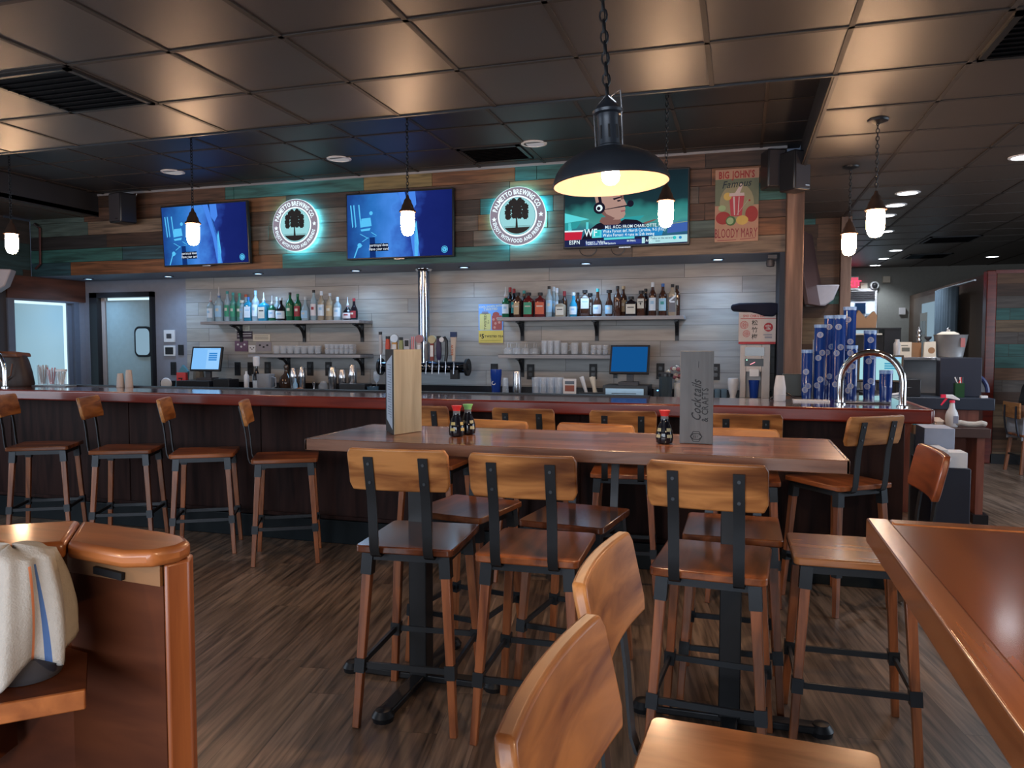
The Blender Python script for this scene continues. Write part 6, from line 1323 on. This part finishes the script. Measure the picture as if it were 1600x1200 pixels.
boxo('lower_case', M_blkpl, 1.07, 1.38, 8.42, 8.7, 1.37, 1.545, t)
for i, x_ in enumerate((1.20, 1.29, 1.345, 1.115)): one('syrup_bottle', ('pale bottle on the dark shelf, right of centre', 'clear pale bottle near the right side of the dark shelf', 'slim pale bottle at the right side of the dark shelf', 'pale squat bottle at the left of the dark shelf')[i], 'bottle', MB().lathe([(.026, 0), (.027, .22), (.012, .30), (.012, .34), (0, .34)], 14), simple('syrup pale', (.36, .34, .34), .3), (x_, 8.40-.0*i, .991))
one('paper_bag', 'brown takeaway carton bag on the dark high shelf', 'bag', MB().slab([(-.10, 0), (.09, 0), (.10, .12), (.07, .17), (.0, .09), (-.07, .18), (-.10, .12)], -.06, .06), M_brownbox, (1.215, 8.45, 1.6155))
# lower step of the station
t = thing('spray_bottle', 'white spray bottle with a pink red trigger on the low brown shelf', 'spray bottle', (1.675, 7.0, .7755))
MB().lathe([(.045, 0), (.048, .01), (.048, .09), (.04, .12), (.024, .15), (.018, .19), (.016, .20)], 20).build('bottle_body', simple('milky plastic', (.5, .5, .52), .4), t); MB().lathe([(.02, .195), (.02, .215), (0, .216)], 16).build('collar', simple('pink red', (.75, .03, .08), .35), t)
MB().slab([(-.05, .235), (.05, .215), (.055, .225), (.0, .262), (-.05, .262)], -.012, .012).build('spray_head', M_white, t, .003); MB().slab([(-.03, .235), (-.05, .235), (-.085, .175), (-.078, .172)], -.008, .008).box(-.085, -.05, -.012, .012, .235, .262).build('trigger', simple('pink red', (.75, .03, .08), .35), t)
g = MB(); g.box(.0, .035, -.05, -.047, .03, .09); g.build('label', simple('faded label', (.2, .22, .3), .6), t)
one('crumpled_napkin', 'crumpled tan paper napkins left of the spray bottle', 'napkin', MB().lathe([(.09, 0), (.10, .02), (.07, .045), (.03, .06), (0, .05)], 9, dy=.6).lathe([(.05, 0), (.06, .04), (.02, .07), (0, .06)], 7, (.05, 0, 0)), simple('napkin tan', (.48, .36, .28), .9, bump=.5), (1.52, 7.02, .7755))
one('white_rag', 'white rolled cloth lying on the low brown shelf beside the spray bottle', 'cloth', MB().tube([(-.10, 0, .02), (-.05, -.01, .03), (0, 0, .018), (.06, .0, .018), (.10, -.01, .03), (.13, .0, .02)], .022, 10), M_towel, (1.785, 6.98, .7755+.006))
t = thing('dark_cabinet', 'navy black low cabinet at the end of the bar topped with napkins', 'cabinet', (0, 0, 0))
MB().box(1.065, 1.265, 4.84, 5.40, 0, .742).build('body', simple('navy cabinet', (.014, .018, .034), .45), t, .004)
MB().cyl((1.268, 4.95, .40), (1.262, 4.95, .40), .012, n=12).build('lock', M_steel, t)
KZ = .7425
def napk(name, lb, x0, x1, y0, y1, z0, z1, m_): return tag(MB().box(x0, x1, y0, y1, z0, z1).build(name, m_, None, .003), lb, 'napkins', 'paper goods on the dark cabinet')
napk('napkin_stack', 'low stack of white napkins at the right front corner of the dark cabinet', 1.158, 1.25, 4.86, 5.0, KZ, KZ+.09, M_paper)
napk('napkin_stack', 'wide stack of white napkins behind the reddish stool back', 1.07, 1.150, 4.86, 5.08, KZ, KZ+.105, M_paper)
napk('tray_stack', 'tall stack of pale rounded paper trays on the dark cabinet', 1.08, 1.245, 5.12, 5.36, KZ, KZ+.20, simple('tray pale', (.42, .45, .55), .6))
t = thing('condiment_box', 'brown card condiment box holding blue packets on the back counter corner', 'box', (1.10, 5.50, .0))
boxo('carton', M_brownbox, -.06, .14, 0, .12, 0, .93, t) if False else MB().box(-.0, .14, 0, .12, .0, .86).build('pedestal', M_blkpl, t)
MB().box(.0, .06, .02, .10, .861, .92).build('carton', M_brownbox, t); MB().slab([(-.0, .92), (.05, .92), (.055, .985), (.0, .98)], .03, .06).build('blue_packets', simple('packet blue', (.05, .32, .45), .5), t)
one('metal_cup', 'shiny metal cup in front of the brown card box', 'cup', MB().lathe([(.022, 0), (.03, .085), (.028, .085), (0, .01)], 18), M_chrome, (1.20, 5.55, .861))

# ================================================================ SEATED PERSON AND CHAIR AT THE RIGHT EDGE
t = thing('dining_chair', 'low wooden chair with a dark frame at the right edge of the picture', 'chair', (3.18, 9.85, 0), R(-82))
MB().prism(rr(-.19, .19, -.2, .2, .02, 3), .42, .445).build('seat', W_seat, t, .005)
MB().box(-.19, .19, -.245, -.222, .62, .80).build('backrest', W_stool, t, .008)
for sx in (-1, 1):
    MB().strip([(sx*.13, -.17, .41), (sx*.13, -.215, .42), (sx*.13, -.235, .5), (sx*.13, -.25, .62), (sx*.13, -.25, .76)], .03, .008).build('back_strap', simple('blue grey steel', (.06, .07, .1), .3, .7), t)
    for sy in (-1, 1): MB().bar((sx*.15, sy*.16, .42), (sx*.185, sy*.2, 0), .034, w2=.026, up=(0, 1, 0)).build('leg', W_leg, t, .003)
for sy in (-1, 1): MB().bar((-.168, sy*.18, .2), (.168, sy*.18, .2), .012, .02).build('footrest', M_iron, t)
def skin(name, chain_pts, edges, radii, mat, parent, sub=2):
    me = bpy.data.meshes.new(name); me.from_pydata(chain_pts, edges, []); me.materials.append(mat)
    o = bpy.data.objects.new(name, me); C.objects.link(o); o.parent = parent
    o.modifiers.new('skin', 'SKIN'); 
    if not me.skin_vertices: 
        bm = bmesh.new(); bm.from_mesh(me); bm.verts.layers.skin.verify(); bm.to_mesh(me); bm.free()
    for v_, r_ in zip(me.skin_vertices[0].data, radii): v_.radius = (r_, r_*.9) if not isinstance(r_, tuple) else r_
    me.skin_vertices[0].data[0].use_root = True
    s_ = o.modifiers.new('sub', 'SUBSURF'); s_.levels = sub; s_.render_levels = sub
    return o
P_ = thing('person', 'person in a dark shirt and pale shorts seated at the right picture edge, leaning forward', 'person', (3.15, 9.85, 0), R(-82))
M_skin = simple('skin', (.36, .20, .14), .55)
pv = [(0, -.06, .53), (0, -.03, .68), (0, .03, .84), (0, .09, .97), (0, .14, 1.05), (0, .19, 1.13), (0, .215, 1.22),
      (-.17, .08, .98), (-.23, .16, .77), (-.15, .36, .72), (-.12, .43, .72), (.17, .08, .98), (.23, .16, .77), (.15, .36, .72), (.12, .43, .72),
      (-.10, -.03, .52), (-.14, .36, .52), (-.14, .38, .10), (-.14, .48, .05), (.10, -.03, .52), (.14, .36, .52), (.14, .38, .10), (.14, .48, .05)]
pe = [(0,1),(1,2),(2,3),(3,4),(4,5),(5,6),(3,7),(7,8),(8,9),(9,10),(3,11),(11,12),(12,13),(13,14),(0,15),(15,16),(16,17),(17,18),(0,19),(19,20),(20,21),(21,22)]
pr_ = [.14, .13, .145, .12, .06, .075, .085, .055, .042, .030, .034, .055, .042, .030, .034, .085, .06, .04, .04, .085, .06, .04, .04]
body = skin('body', pv, pe, pr_, M_skin, P_)
skin('shirt', [pv[i] for i in (1, 2, 3, 7, 8, 11, 12)], [(0,1),(1,2),(2,3),(3,4),(2,5),(5,6)], [.155, .165, .135, .075, .062, .075, .062], simple('charcoal cloth', (.018, .020, .026), .9), P_)
skin('shorts', [pv[i] for i in (0, 15, 19)] + [(-.135, .27, .52), (.135, .27, .52)], [(0,1),(0,2),(1,3),(2,4)], [.155, .105, .105, .085, .085], simple('pale grey cloth', (.34, .34, .38), .9), P_)
MB().lathe([(0, 1.325), (.05, 1.315), (.085, 1.28), (.095, 1.23), (.088, 1.19)], 18, (0, .205, 0)).build('hair', simple('dark hair', (.02, .014, .010), .8), P_)
for sx in (-1, 1):
    MB().lathe([(0, -.02), (.012, -.012), (.014, 0), (.010, .014), (0, .018)], 10, (sx*.088, .215, 1.205)).build('ear', M_skin, P_)
    MB().lathe([(0, -.008), (.009, 0), (0, .008)], 10, (sx*.03, .292, 1.222)).build('eye', M_ink, P_)
MB().bar((0, .285, 1.225), (0, .315, 1.19), .016, .018).build('nose', M_skin, P_); MB().bar((-.025, .292, 1.165), (.025, .292, 1.165), .006, .006).build('mouth', simple('lips', (.3, .1, .09), .5), P_)
for sx in (-1, 1):
    for k in range(5):
        bx_ = sx*.12 + (k-2)*.014; L_ = (.045, .068, .074, .068, .055)[k if sx > 0 else 4-k]
        hb = (bx_, .45, .715); skin('finger', [hb, (bx_ + (k-2)*.003, .45+L_*.5, .708), (bx_+(k-2)*.004, .45+L_, .69)], [(0,1),(1,2)], [.010, .009, .007], M_skin, P_, 1)
